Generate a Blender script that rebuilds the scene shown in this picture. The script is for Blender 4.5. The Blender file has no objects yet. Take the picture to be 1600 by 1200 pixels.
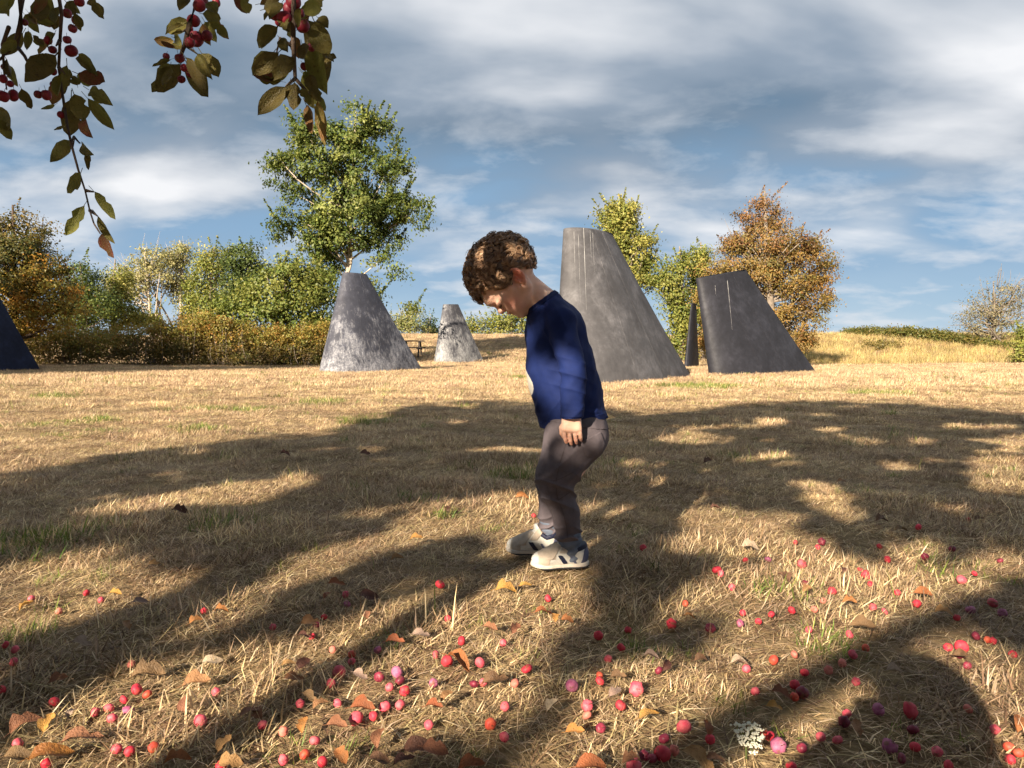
import bpy, math, random
import numpy as np
from mathutils import Vector, Matrix

sc = bpy.context.scene
COL = sc.collection
R = math.radians
# ------------------------------------------------------------------ camera
F = 1600 * 26.0 / 36.0          # focal length in photo pixels
CAMZ = 0.58
HOR = 545.0                     # photo row of the level horizon
PITCH = math.atan((600 - HOR) / F)
cam_d = bpy.data.cameras.new('camera'); cam = bpy.data.objects.new('camera', cam_d); COL.objects.link(cam)
cam.location = (0, 0, CAMZ)
cam.rotation_euler = (math.pi / 2 - PITCH, 0, 0)
cam_d.lens = 26.0; cam_d.sensor_width = 36.0; cam_d.clip_start = 0.02; cam_d.clip_end = 3000
sc.camera = cam
# ------------------------------------------------------------------ sun and sky
SUN_AZ = R(28.0)                # shadows run forward and this far to the right
SUN_EL = R(24.0)
SD = Vector((-math.sin(SUN_AZ) * math.cos(SUN_EL), -math.cos(SUN_AZ) * math.cos(SUN_EL), math.sin(SUN_EL)))  # towards the sun
sun_d = bpy.data.lights.new('sun', 'SUN'); sun = bpy.data.objects.new('sun', sun_d); COL.objects.link(sun)
sun_d.energy = 5.0; sun_d.angle = R(0.53); sun_d.color = (1.0, 0.86, 0.68)
sun.rotation_euler = (-SD).to_track_quat('-Z', 'Y').to_euler(); sun.location = SD * 40
sc.view_settings.view_transform = 'Standard'; sc.view_settings.look = 'None'
sc.view_settings.exposure = 1.58; sc.view_settings.gamma = 1.0
sc.view_settings.use_curve_mapping = False
sc.cycles.use_denoising = True; sc.cycles.use_adaptive_sampling = True; sc.cycles.adaptive_threshold = 0.02
sc.cycles.max_bounces = 5; sc.cycles.diffuse_bounces = 3; sc.cycles.transmission_bounces = 3; sc.cycles.transparent_max_bounces = 4
sc.cycles.caustics_reflective = False; sc.cycles.caustics_refractive = False


class NT:
    """short hand for building a node tree"""
    def __init__(s, tree):
        s.t = tree; tree.nodes.clear()
    def n(s, typ, **kw):
        nd = s.t.nodes.new(typ)
        for k, v in kw.items():
            if k.startswith('i_'):
                key = k[2:]
                key = int(key) if key.isdigit() else key.replace('_', ' ')
                if hasattr(v, 'is_output'):
                    s.t.links.new(v, nd.inputs[key])
                else:
                    nd.inputs[key].default_value = v
            else:
                setattr(nd, k, v)
        return nd
    def l(s, a, b): s.t.links.new(a, b)
    def math(s, op, a, b=0.0, c=None, clamp=False):
        nd = s.n('ShaderNodeMath', operation=op, use_clamp=clamp)
        for i, v in enumerate((a, b) if c is None else (a, b, c)):
            if hasattr(v, 'is_output'): s.l(v, nd.inputs[i])
            else: nd.inputs[i].default_value = v
        return nd.outputs[0]
    def mix(s, fac, a, b, blend='MIX'):
        nd = s.n('ShaderNodeMix', data_type='RGBA', blend_type=blend)
        for key, v in ((0, fac), (6, a), (7, b)):
            if hasattr(v, 'is_output'): s.l(v, nd.inputs[key])
            else: nd.inputs[key].default_value = (*v, 1) if isinstance(v, tuple) and len(v) == 3 else v
        return nd.outputs[2]
    def ramp(s, fac, stops, interp='LINEAR'):
        nd = s.n('ShaderNodeValToRGB'); nd.color_ramp.interpolation = interp
        e = nd.color_ramp.elements
        while len(e) < len(stops): e.new(0.5)
        for i, (p, c) in enumerate(stops):
            e[i].position = p; e[i].color = (c, c, c, 1) if isinstance(c, (int, float)) else (*c, 1)
        s.l(fac, nd.inputs[0])
        return nd.outputs[0]
    def noise(s, vec, scale, detail=4, rough=0.5, dist=0.0, w=None):
        nd = s.n('ShaderNodeTexNoise')
        if w is not None:
            nd.noise_dimensions = '4D'; nd.inputs['W'].default_value = w
        if vec is not None: s.l(vec, nd.inputs['Vector'])
        nd.inputs['Scale'].default_value = scale; nd.inputs['Detail'].default_value = detail
        nd.inputs['Roughness'].default_value = rough; nd.inputs['Distortion'].default_value = dist
        return nd.outputs[0]


world = bpy.data.worlds.new('World'); sc.world = world; world.use_nodes = True
w = NT(world.node_tree)
tc = w.n('ShaderNodeTexCoord')
sky = w.n('ShaderNodeTexSky', sky_type='NISHITA', sun_disc=False, sun_elevation=SUN_EL,
          sun_rotation=math.atan2(SD.x, SD.y), altitude=50.0, air_density=1.15, dust_density=0.6, ozone_density=2.2)
dirv = tc.outputs['Generated']
sp = w.n('ShaderNodeSeparateXYZ'); w.l(dirv, sp.inputs[0])
zc = w.math('MAXIMUM', sp.outputs[2], 0.0)
zz = w.math('ADD', zc, 0.26)
px_ = w.math('DIVIDE', sp.outputs[0], zz); py_ = w.math('DIVIDE', sp.outputs[1], zz)
cv = w.n('ShaderNodeCombineXYZ'); w.l(px_, cv.inputs[0]); w.l(py_, cv.inputs[1])
mp = w.n('ShaderNodeMapping', i_Location=(22, 15, 0), i_Rotation=(0, 0, R(-14)), i_Scale=(0.62, 1.0, 1.0)); w.l(cv.outputs[0], mp.inputs[0])
cvm = mp.outputs[0]
n_big = w.noise(cvm, 0.8, 3, 0.45, 0.15)
n_mid = w.noise(cvm, 2.3, 5, 0.46, 0.15)
mp2 = w.n('ShaderNodeMapping', i_Location=(16.4, 23.9, 0), i_Rotation=(0, 0, R(18)), i_Scale=(0.8, 1.0, 1.0)); w.l(cv.outputs[0], mp2.inputs[0])
n_wisp = w.noise(mp2.outputs[0], 4.2, 7, 0.55, 0.2)
# a high grey sheet of cloud that closes in with height, thin breaks in it, small white wisps towards the horizon
sheet = w.math('ADD', w.math('MULTIPLY_ADD', w.ramp(zc, [(0.05, 0.0), (0.29, 1.0)]), 0.66, -0.16), w.math('MULTIPLY_ADD', n_big, 0.9, -0.45))
sheet = w.math('ADD', sheet, w.math('MULTIPLY_ADD', n_mid, 0.9, -0.45))
m_sheet = w.ramp(sheet, [(0.0, 0.0), (0.40, 1.0)], 'EASE')
m_wisp = w.math('MULTIPLY', w.ramp(w.math('ADD', w.math('MULTIPLY', n_wisp, 0.8), w.math('MULTIPLY', n_big, 0.25)), [(0.515, 0.0), (0.68, 1.0)]), w.ramp(zc, [(0.0, 0.85), (0.22, 0.65), (0.34, 0.2)]))
low = w.math('MULTIPLY', w.ramp(zc, [(0.0, 0.85), (0.16, 0.0)]), w.ramp(n_mid, [(0.35, 0.45), (0.65, 1.0)]))
body = w.math('ADD', w.math('MULTIPLY', n_big, 0.55), w.math('MULTIPLY', n_mid, 0.55))
c_sheet = w.ramp(body, [(0.43, (0.90, 1.42, 2.05)), (0.54, (2.1, 2.55, 3.15)), (0.67, (6.5, 6.5, 6.6))])
base_sky = w.mix(w.ramp(zc, [(0.0, 0.2), (0.10, 0.8), (0.35, 0.6)]), w.mix(0.8, sky.outputs[0], (2.6, 4.0, 5.5)), (1.50, 2.55, 3.9))
col = w.mix(w.math('MULTIPLY', low, 0.7), base_sky, (3.9, 4.7, 5.4))
col = w.mix(w.math('MULTIPLY', m_sheet, 0.94), col, c_sheet)
col = w.mix(m_wisp, col, (5.2, 5.4, 5.7))
bg = w.n('ShaderNodeBackground', i_Strength=0.050); w.l(col, bg.inputs[0])
wo = w.n('ShaderNodeOutputWorld'); w.l(bg.outputs[0], wo.inputs[0])


# ------------------------------------------------------------------ helpers
def ray(px, py):
    X = (px - 800) / F; Y = (600 - py) / F
    d = Vector((X, math.cos(PITCH) + Y * math.sin(PITCH), -math.sin(PITCH) + Y * math.cos(PITCH)))
    return d

def at(px, py, D):
    """the world point at depth D (metres ahead) seen at photo position px, py"""
    d = ray(px, py)
    return Vector((0, 0, CAMZ)) + d * (D / d.y)

def smooth(a, b, x):
    t = np.clip((np.asarray(x, float) - a) / (b - a), 0, 1)
    return t * t * (3 - 2 * t)

def terrain(x, y):
    x = np.asarray(x, float); y = np.asarray(y, float)
    z = 0.010 * np.sin(x * 2.1 + 0.7 * y) * np.sin(y * 1.7 - 0.4 * x) + 0.010 * np.sin(x * 6.1 + 1.0 + 1.5 * np.sin(y * 2.3)) * np.sin(y * 6.7 + 1.2 * np.sin(x * 3.1))
    z = z + 0.035 * np.sin(x * 0.37 + 1.3) * np.sin(y * 0.31 + 0.4) * smooth(5, 14, y)
    crest = 51 - 7 * smooth(8, 26, x)
    z = z + (1.42 + 0.10 * np.sin(x * 0.09 + 2)) * smooth(0, 1, (y - 28.5) / (crest - 28.5))
    return z

def ground(px, py, dz=0.0):
    d = ray(px, py); o = Vector((0, 0, CAMZ)); t = 1.0
    for _ in range(40):
        h = float(terrain(d.x * t, d.y * t)) + dz
        t = t + ((h - CAMZ) / d.z - t) * 0.7 if d.z < -1e-4 else t + 1
    p = o + d * t
    return Vector((p.x, p.y, float(terrain(p.x, p.y)) + dz))

def link(o, parent=None):
    COL.objects.link(o)
    if parent is not None: o.parent = parent
    return o

def tag(o, label, cat, group=None, kind=None):
    o['label'] = label; o['category'] = cat
    if group: o['group'] = group
    if kind: o['kind'] = kind
    return o

def empty(name, loc):
    o = bpy.data.objects.new(name, None); COL.objects.link(o); o.location = loc; o.empty_display_size = 0.1
    return o

def make_mesh(name, V, Fc, mats=None, col=None, smooth_=True, matidx=None):
    """V (n,3), Fc (m,3|4) int array or a list of faces"""
    me = bpy.data.meshes.new(name)
    V = np.asarray(V, np.float32)
    if isinstance(Fc, np.ndarray):
        m, k = Fc.shape
        me.vertices.add(len(V)); me.vertices.foreach_set('co', V.ravel())
        me.loops.add(m * k); me.loops.foreach_set('vertex_index', Fc.astype(np.int32).ravel())
        me.polygons.add(m); me.polygons.foreach_set('loop_start', np.arange(0, m * k, k, dtype=np.int32))
        me.polygons.foreach_set('loop_total', np.full(m, k, np.int32))
        me.update(calc_edges=True)
    else:
        me.from_pydata([tuple(map(float, v)) for v in V], [], [tuple(f) for f in Fc]); me.update()
    if smooth_: me.polygons.foreach_set('use_smooth', np.ones(len(me.polygons), bool))
    if col is not None:
        a = me.color_attributes.new('Col', 'FLOAT_COLOR', 'POINT')
        c = np.ones((len(V), 4), np.float32); c[:, :3] = col
        a.data.foreach_set('color', c.ravel())
    for m_ in (mats if isinstance(mats, (list, tuple)) else [mats]):
        if m_ is not None: me.materials.append(m_)
    if matidx is not None: me.polygons.foreach_set('material_index', np.asarray(matidx, np.int32))
    me.validate(verbose=False)
    return me

def mesh_obj(name, V, Fc, mats, parent=None, col=None, smooth_=True, origin=None, matidx=None):
    """a mesh object; V in world coordinates, the object is set at the parent's or its own origin"""
    base = Vector(origin) if origin is not None else (parent.matrix_world_base if False else Vector((0, 0, 0)))
    V = np.asarray(V, np.float32)
    off = world_origin(parent)
    o_loc = Vector(origin) if origin is not None else off
    o = bpy.data.objects.new(name, make_mesh(name, V - np.array(o_loc, np.float32), Fc, mats, col, smooth_, matidx))
    link(o, parent); o.location = o_loc - off
    return o

def world_origin(o):
    p = Vector((0, 0, 0))
    while o is not None:
        p = p + o.location; o = o.parent
    return p

def tube(points, radii, sides=6, cap=True):
    """vertices and quads of a tube through points"""
    P = [Vector(p) for p in points]; n = len(P)
    V = []; Fc = []
    up = Vector((0.31, 0.17, 0.93))
    for i in range(n):
        t = (P[min(i + 1, n - 1)] - P[max(i - 1, 0)])
        t = t.normalized() if t.length > 1e-9 else Vector((0, 0, 1))
        a = t.cross(up)
        if a.length < 1e-3: a = t.cross(Vector((1, 0, 0)))
        a.normalize(); b = t.cross(a)
        r = radii[i] if hasattr(radii, '__len__') else radii
        for k in range(sides):
            an = 2 * math.pi * k / sides
            V.append(P[i] + (a * math.cos(an) + b * math.sin(an)) * r)
    for i in range(n - 1):
        for k in range(sides):
            k2 = (k + 1) % sides
            Fc.append((i * sides + k, i * sides + k2, (i + 1) * sides + k2, (i + 1) * sides + k))
    if cap:
        Fc.append(tuple(range(sides - 1, -1, -1))); Fc.append(tuple(range((n - 1) * sides, n * sides)))
    return V, Fc

class MB:
    """collects several shapes that make up one part"""
    def __init__(s): s.V = []; s.F = []; s.C = []
    def add(s, V, Fc, col=None):
        o = len(s.V); s.V += [tuple(v) for v in V]; s.F += [tuple(i + o for i in f) for f in Fc]
        s.C += [col or (1, 1, 1)] * len(V)
        return s
    def tube(s, pts, rad, sides=6, col=None): return s.add(*tube(pts, rad, sides), col)
    def box(s, c, size, rot=None, col=None):
        c = Vector(c); hx, hy, hz = (k / 2 for k in size)
        V = []
        for z in (-hz, hz):
            for (x, y) in ((-hx, -hy), (hx, -hy), (hx, hy), (-hx, hy)):
                v = Vector((x, y, z)); V.append(c + (rot @ v if rot else v))
        Fc = [(3, 2, 1, 0), (4, 5, 6, 7), (0, 1, 5, 4), (1, 2, 6, 5), (2, 3, 7, 6), (3, 0, 4, 7)]
        return s.add(V, Fc, col)
    def obj(s, name, mat, parent=None, smooth_=True, origin=None, col=False):
        return mesh_obj(name, np.array(s.V), s.F, mat, parent, np.array(s.C) if col else None, smooth_, origin)


# ------------------------------------------------------------------ materials
def material(name):
    m = bpy.data.materials.new(name); m.use_nodes = True
    return m, NT(m.node_tree)

def out(t, shader, disp=None):
    o = t.n('ShaderNodeOutputMaterial'); t.l(shader, o.inputs[0])
    return o

def plain(name, color, rough=0.6, spec=0.3, var=0.25, scale=20.0, bump=0.0, bscale=60.0, metal=0.0):
    """a solid colour with a little natural variation"""
    m, t = material(name)
    co = t.n('ShaderNodeTexCoord').outputs['Object']
    n = t.noise(co, scale, 5, 0.6)
    c = t.mix(t.ramp(n, [(0.3, 0.0), (0.7, 1.0)]), tuple(k * (1 - var) for k in color), tuple(min(1, k * (1 + var)) for k in color))
    p = t.n('ShaderNodeBsdfPrincipled', i_Roughness=rough, i_Metallic=metal)
    p.inputs['Specular IOR Level'].default_value = spec
    t.l(c, p.inputs['Base Color'])
    if bump:
        b = t.n('ShaderNodeBump', i_Strength=bump, i_Distance=0.01); t.l(t.noise(co, bscale, 4, 0.6), b.inputs['Height']); t.l(b.outputs[0], p.inputs['Normal'])
    out(t, p.outputs[0])
    return m

def leafy(name, trans=0.35, rough=0.5, spec=0.35, tint=(1.0, 1.0, 0.75)):
    """leaf colour comes from the mesh; some light passes through"""
    m, t = material(name)
    a = t.n('ShaderNodeAttribute', attribute_name='Col')
    p = t.n('ShaderNodeBsdfPrincipled', i_Roughness=rough); p.inputs['Specular IOR Level'].default_value = spec
    t.l(a.outputs[0], p.inputs['Base Color'])
    tr = t.n('ShaderNodeBsdfTranslucent'); t.l(t.mix(1.0, a.outputs[0], tint, 'MULTIPLY'), tr.inputs[0])
    mx = t.n('ShaderNodeMixShader', i_Fac=trans); t.l(p.outputs[0], mx.inputs[1]); t.l(tr.outputs[0], mx.inputs[2])
    out(t, mx.outputs[0])
    return m

M = {}
M['leaf'] = leafy('foliage_leaf', 0.4)
M['bark_pale'] = plain('pale_bark', (0.42, 0.35, 0.27), 0.85, 0.15, 0.3, 6.0)
M['bark_grey'] = plain('grey_bark', (0.20, 0.165, 0.13), 0.9, 0.1, 0.35, 8.0, 0.4, 30)
M['bark_dark'] = plain('dark_bark', (0.085, 0.062, 0.05), 0.9, 0.1, 0.35, 25.0, 0.4, 60)
# ------------------------------------------------------------------ ground
rng = np.random.default_rng(7)

def build_ground():
    xs = np.unique(np.concatenate([np.linspace(-7, 7, 113), np.linspace(-60, 60, 121), np.linspace(-900, 900, 31)]))
    ys = np.unique(np.concatenate([np.linspace(-8, 12, 161), np.linspace(12, 70, 117), np.linspace(-300, 1500, 37)]))
    X, Y = np.meshgrid(xs, ys); Z = terrain(X, Y)
    V = np.stack([X.ravel(), Y.ravel(), Z.ravel()], 1)
    nx = len(xs); ny = len(ys)
    i, j = np.meshgrid(np.arange(nx - 1), np.arange(ny - 1)); a = (j * nx + i).ravel()
    Fc = np.stack([a, a + 1, a + nx + 1, a + nx], 1)
    m, t = material('dry_lawn_soil')
    geo = t.n('ShaderNodeNewGeometry').outputs['Position']
    n1 = t.noise(geo, 0.9, 5, 0.6); n2 = t.noise(geo, 9.0, 6, 0.7); n3 = t.noise(geo, 70.0, 4, 0.7)
    c = t.ramp(n3, [(0.25, (0.05, 0.034, 0.02)), (0.5, (0.15, 0.10, 0.055)), (0.75, (0.36, 0.25, 0.145))])
    c = t.mix(t.math('MULTIPLY', t.ramp(n2, [(0.35, 0.0), (0.7, 1.0)]), 0.5), c, (0.40, 0.29, 0.155))
    far = t.n('ShaderNodeSeparateXYZ'); t.l(geo, far.inputs[0])
    c = t.mix(t.math('MULTIPLY', t.ramp(n1, [(0.45, 0.0), (0.7, 1.0)]), 0.25), c, (0.22, 0.20, 0.08))
    p = t.n('ShaderNodeBsdfPrincipled', i_Roughness=0.95); p.inputs['Specular IOR Level'].default_value = 0.05
    t.l(c, p.inputs['Base Color'])
    b = t.n('ShaderNodeBump', i_Strength=0.9, i_Distance=0.03); t.l(n2, b.inputs['Height']); t.l(b.outputs[0], p.inputs['Normal'])
    out(t, p.outputs[0])
    o = bpy.data.objects.new('ground', make_mesh('ground', V, Fc, m)); link(o); o['kind'] = 'structure'
    return o
build_ground()

# ------------------------------------------------------------------ grass: tufts of blades scattered as one mass
def blade_material():
    m, t = material('dry_grass_blade')
    a = t.n('ShaderNodeAttribute', attribute_name='Col')
    oi = t.n('ShaderNodeObjectInfo')
    v = t.math('MULTIPLY_ADD', oi.outputs['Random'], 0.7, 0.68)
    geo = t.n('ShaderNodeNewGeometry').outputs['Position']
    patch = t.ramp(t.noise(geo, 1.1, 4, 0.6), [(0.33, 0.62), (0.68, 1.18)])
    hsv = t.n('ShaderNodeHueSaturation'); t.l(a.outputs[0], hsv.inputs['Color']); t.l(t.math('MULTIPLY', v, patch), hsv.inputs['Value'])
    t.l(t.math('MULTIPLY_ADD', oi.outputs['Random'], 0.035, 0.478), hsv.inputs['Hue'])
    p = t.n('ShaderNodeBsdfPrincipled', i_Roughness=0.55); p.inputs['Specular IOR Level'].default_value = 0.25
    t.l(hsv.outputs[0], p.inputs['Base Color'])
    tr = t.n('ShaderNodeBsdfTranslucent'); t.l(hsv.outputs[0], tr.inputs[0])
    mx = t.n('ShaderNodeMixShader', i_Fac=0.25); t.l(p.outputs[0], mx.inputs[1]); t.l(tr.outputs[0], mx.inputs[2])
    out(t, mx.outputs[0])
    return m
M['blade'] = blade_material()
STRAW = [(0.712, 0.524, 0.307), (0.613, 0.440, 0.243), (0.791, 0.623, 0.406), (0.376, 0.252, 0.133), (0.455, 0.356, 0.178), (0.247, 0.159, 0.089)]
STRAW_FAR = [(0.602, 0.447, 0.271), (0.516, 0.370, 0.215), (0.654, 0.507, 0.331), (0.413, 0.292, 0.159)]
GREEN = [(0.145, 0.204, 0.038), (0.204, 0.238, 0.051), (0.102, 0.162, 0.034), (0.306, 0.281, 0.085)]

def tuft(name, seed, nb, rad, lmin, lmax, wid, lean0, lean1, palette, curl=0.8):
    g = random.Random(seed); V = []; Fc = []; C = []
    for _ in range(nb):
        a = g.uniform(0, 2 * math.pi); r = rad * math.sqrt(g.random())
        p = Vector((r * math.cos(a), r * math.sin(a), -0.004))
        az = g.uniform(0, 2 * math.pi); th = R(g.uniform(lean0, lean1)); L = g.uniform(lmin, lmax)
        c = g.choice(palette); k = g.uniform(0.75, 1.2); c = tuple(x * k for x in c)
        wd = wid * g.uniform(0.6, 1.3); tw = g.uniform(0, math.pi)
        side = Vector((math.cos(az + math.pi / 2 + tw * 0.3), math.sin(az + math.pi / 2 + tw * 0.3), 0.0))
        n = 3; b0 = len(V); cr = g.uniform(-0.2, curl)
        for i in range(n + 1):
            f = i / n
            if i:
                t_ = th + cr * (f - 0.5)
                p = p + Vector((math.cos(az) * math.sin(t_), math.sin(az) * math.sin(t_), math.cos(t_))) * (L / n)
                if p.z < 0.003: p.z = 0.003 + 0.002 * g.random()
            ww = wd * (1 - f) ** 0.6 / 2
            if i < n: V += [p - side * ww, p + side * ww]; C += [c, c]
            else: V.append(p.copy()); C.append(c)
        for i in range(n - 1):
            q = b0 + 2 * i; Fc.append((q, q + 1, q + 3, q + 2))
        q = b0 + 2 * (n - 1); Fc.append((q, q + 1, q + 2))
    return bpy.data.objects.new(name, make_mesh(name, np.array(V), Fc, M['blade'], np.array(C)))

def scatter(name, pts, yaw, scl, idx, sources, label, cat='grass'):
    """one object whose vertices carry tufts (geometry nodes)"""
    coll = bpy.data.collections.new(name + '_tufts')
    for s in sources: coll.objects.link(s)
    me = bpy.data.meshes.new(name); n = len(pts)
    me.vertices.add(n); me.vertices.foreach_set('co', np.asarray(pts, np.float32).ravel())
    for nm, typ, data in (('yaw', 'FLOAT', yaw), ('scl', 'FLOAT', scl)):
        at_ = me.attributes.new(nm, typ, 'POINT'); at_.data.foreach_set('value', np.asarray(data, np.float32))
    at_ = me.attributes.new('pick', 'INT', 'POINT'); at_.data.foreach_set('value', np.asarray(idx, np.int32))
    o = bpy.data.objects.new(name, me); link(o); tag(o, label, cat, kind='stuff')
    ng = bpy.data.node_groups.new(name + '_nodes', 'GeometryNodeTree')
    ng.interface.new_socket('Geometry', in_out='INPUT', socket_type='NodeSocketGeometry')
    ng.interface.new_socket('Geometry', in_out='OUTPUT', socket_type='NodeSocketGeometry')
    N = ng.nodes; L = ng.links
    gi = N.new('NodeGroupInput'); go = N.new('NodeGroupOutput')
    ci = N.new('GeometryNodeCollectionInfo'); ci.inputs['Collection'].default_value = coll
    ci.inputs['Separate Children'].default_value = True; ci.inputs['Reset Children'].default_value = True
    ip = N.new('GeometryNodeInstanceOnPoints'); ip.inputs['Pick Instance'].default_value = True
    def attr(nm, typ):
        a = N.new('GeometryNodeInputNamedAttribute'); a.data_type = typ; a.inputs[0].default_value = nm
        return a.outputs[0]
    cx = N.new('ShaderNodeCombineXYZ'); L.new(attr('yaw', 'FLOAT'), cx.inputs[2])
    L.new(gi.outputs[0], ip.inputs['Points']); L.new(ci.outputs[0], ip.inputs['Instance'])
    L.new(attr('pick', 'INT'), ip.inputs['Instance Index'])
    L.new(cx.outputs[0], ip.inputs['Rotation']); L.new(attr('scl', 'FLOAT'), ip.inputs['Scale'])
    L.new(ip.outputs[0], go.inputs[0])
    md = o.modifiers.new('scatter', 'NODES'); md.node_group = ng
    return o

# places kept free of tall blades: apples, shoes (filled in from the lists below)
GREEN_SPOTS = [(350, 822, .10), (285, 640, .30), (120, 660, .35), (135, 675, .3), (310, 668, .25), (490, 630, .35), (575, 655, .3), (570, 660, .25),
               (130, 905, .10), (400, 900, .06), (645, 780, .08), (905, 906, .06), (820, 1020, .05), (850, 968, .05), (1010, 1010, .12), (1310, 1015, .08),
               (1225, 930, .05), (1400, 1150, .07), (1120, 1090, .04), (30, 850, .15), (100, 620, .35), (380, 640, .3), (860, 590, .7), (1100, 605, .6), (1360, 615, .5),
               (800, 745, .15), (1010, 830, .08), (20, 1010, .08), (700, 810, .08), (610, 945, .06), (1180, 810, .06), (1480, 890, .1), (790, 830, .08), (600, 1000, .05)]
GS = [(ground(a, b), c) for a, b, c in GREEN_SPOTS]
KEEP = []      # (x, y, radius) cleared of grass

def lawn():
    near = [tuft('tuft', 100 + i, 52, 0.06, 0.018, 0.044, 0.0021, 40, 92, STRAW) for i in range(6)]
    near += [tuft('tuft', 140 + i, 44, 0.05, 0.020, 0.048, 0.0022, 12, 70, STRAW) for i in range(2)]
    near += [tuft('tuft', 160 + i, 38, 0.045, 0.022, 0.052, 0.0028, 15, 75, GREEN + STRAW[:1]) for i in range(2)]
    near += [tuft('tuft', 180 + i, 7, 0.05, 0.05, 0.095, 0.0020, 10, 60, STRAW[:3] + GREEN[1:2], 1.4) for i in range(3)]
    def pts(x0, x1, y0, y1, dens, half):
        n = int((x1 - x0) * (y1 - y0) * dens)
        p = np.stack([rng.uniform(x0, x1, n), rng.uniform(y0, y1, n)], 1)
        return p[np.abs(p[:, 0]) < half + p[:, 1] * 0.80]
    P1 = pts(-5.5, 5.5, 0.65, 4.6, 340, 0.7)
    P2 = pts(-11, 11, 4.6, 11.5, 170, 0.8)
    P = np.concatenate([P1, P2])
    Pall = P.copy(); keep = np.ones(len(P), bool)
    for (x, y, r) in KEEP:
        keep &= ((P[:, 0] - x) ** 2 + (P[:, 1] - y) ** 2) > r * r
    P = P[keep]; n = len(P)
    idx = rng.integers(0, 8, n)
    tall = rng.random(n) < 0.028; idx[tall] = rng.integers(10, 13, tall.sum())
    gr = rng.random(n) < 0.022
    for c, r in GS:
        d2 = (P[:, 0] - c.x) ** 2 + (P[:, 1] - c.y) ** 2
        gr |= (d2 < (r * rng.uniform(0.5, 1.2, n)) ** 2) & (rng.random(n) < 0.8)
    idx[gr] = rng.integers(8, 10, gr.sum())
    s = rng.uniform(0.7, 1.25, n) * (1 + 0.35 * smooth(4, 10, P[:, 1]))
    s *= 0.72 + 0.6 * (np.sin(P[:, 0] * 3.3 + 1.2 * np.sin(P[:, 1] * 2.0)) * np.sin(P[:, 1] * 3.9 + P[:, 0]) > 0.1)
    V = np.column_stack([P, terrain(P[:, 0], P[:, 1])])
    scatter('lawn_grass', V, rng.uniform(0, 6.28, n), s, idx, near, 'short dry straw coloured grass covering the near lawn under the boy')
    # matted thatch of lying blades, everywhere
    mat_ = [tuft('thatch', 220 + i, 48, 0.075, 0.03, 0.07, 0.0023, 74, 93, STRAW + STRAW[3:5] + [(0.13, 0.08, 0.045)], 0.3) for i in range(5)]
    T1 = pts(-5.5, 5.5, 0.65, 4.6, 210, 0.7); T2 = pts(-9, 9, 4.6, 8.5, 90, 0.8); T = np.concatenate([T1, T2]); nT = len(T)
    V = np.column_stack([T, terrain(T[:, 0], T[:, 1]) + 0.001])
    scatter('lawn_thatch', V, rng.uniform(0, 6.28, nT), rng.uniform(0.8, 1.3, nT), rng.integers(0, 5, nT), mat_, 'matted dead grass lying flat between the standing blades')
    # farther lawn: coarser tufts
    farT = [tuft('far_tuft', 300 + i, 34, 0.16, 0.04, 0.085, 0.0075, 15, 75, STRAW_FAR) for i in range(4)]
    farT += [tuft('far_tuft', 320, 30, 0.14, 0.05, 0.10, 0.008, 10, 60, GREEN + STRAW_FAR[:1])]
    Q = np.concatenate([pts(-24, 24, 11.3, 26, 46, 1.5), pts(-42, 42, 26, 54, 9, 2)])
    n = len(Q); idx = rng.integers(0, 4, n); gr = rng.random(n) < 0.02
    for c, r in GS:
        d2 = (Q[:, 0] - c.x) ** 2 + (Q[:, 1] - c.y) ** 2; gr |= d2 < (r * 1.2) ** 2
    idx[gr] = 4
    s = rng.uniform(0.75, 1.25, n) * (1 + 0.9 * smooth(22, 34, Q[:, 1]))
    V = np.column_stack([Q, terrain(Q[:, 0], Q[:, 1])])
    scatter('meadow_grass', V, rng.uniform(0, 6.28, n), s, idx, farT, 'sunlit golden dry grass stretching away around the dark fins')
    # tall dry grass on the bank at the right
    tallT = [tuft('tall_tuft', 340 + i, 44, 0.22, 0.14, 0.42, 0.014, 5, 50, [(0.50, 0.36, 0.15), (0.42, 0.31, 0.12), (0.56, 0.43, 0.21), (0.30, 0.27, 0.09)]) for i in range(4)]
    T = []
    for _ in range(5200):
        x = rng.uniform(9, 32); y = rng.uniform(27, 46)
        pxl = 800 + F * x / y
        if pxl < 1235: continue
        if y < 27.5 + 1.2 * math.sin(x * 0.8): continue
        T.append((x, y))
    T = np.array(T); n = len(T)
    V = np.column_stack([T, terrain(T[:, 0], T[:, 1])])
    scatter('tall_grass', V, rng.uniform(0, 6.28, n), rng.uniform(0.55, 1.15, n), rng.integers(0, 4, n), tallT, 'tall golden unmown grass on the low bank right of the fins')
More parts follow.
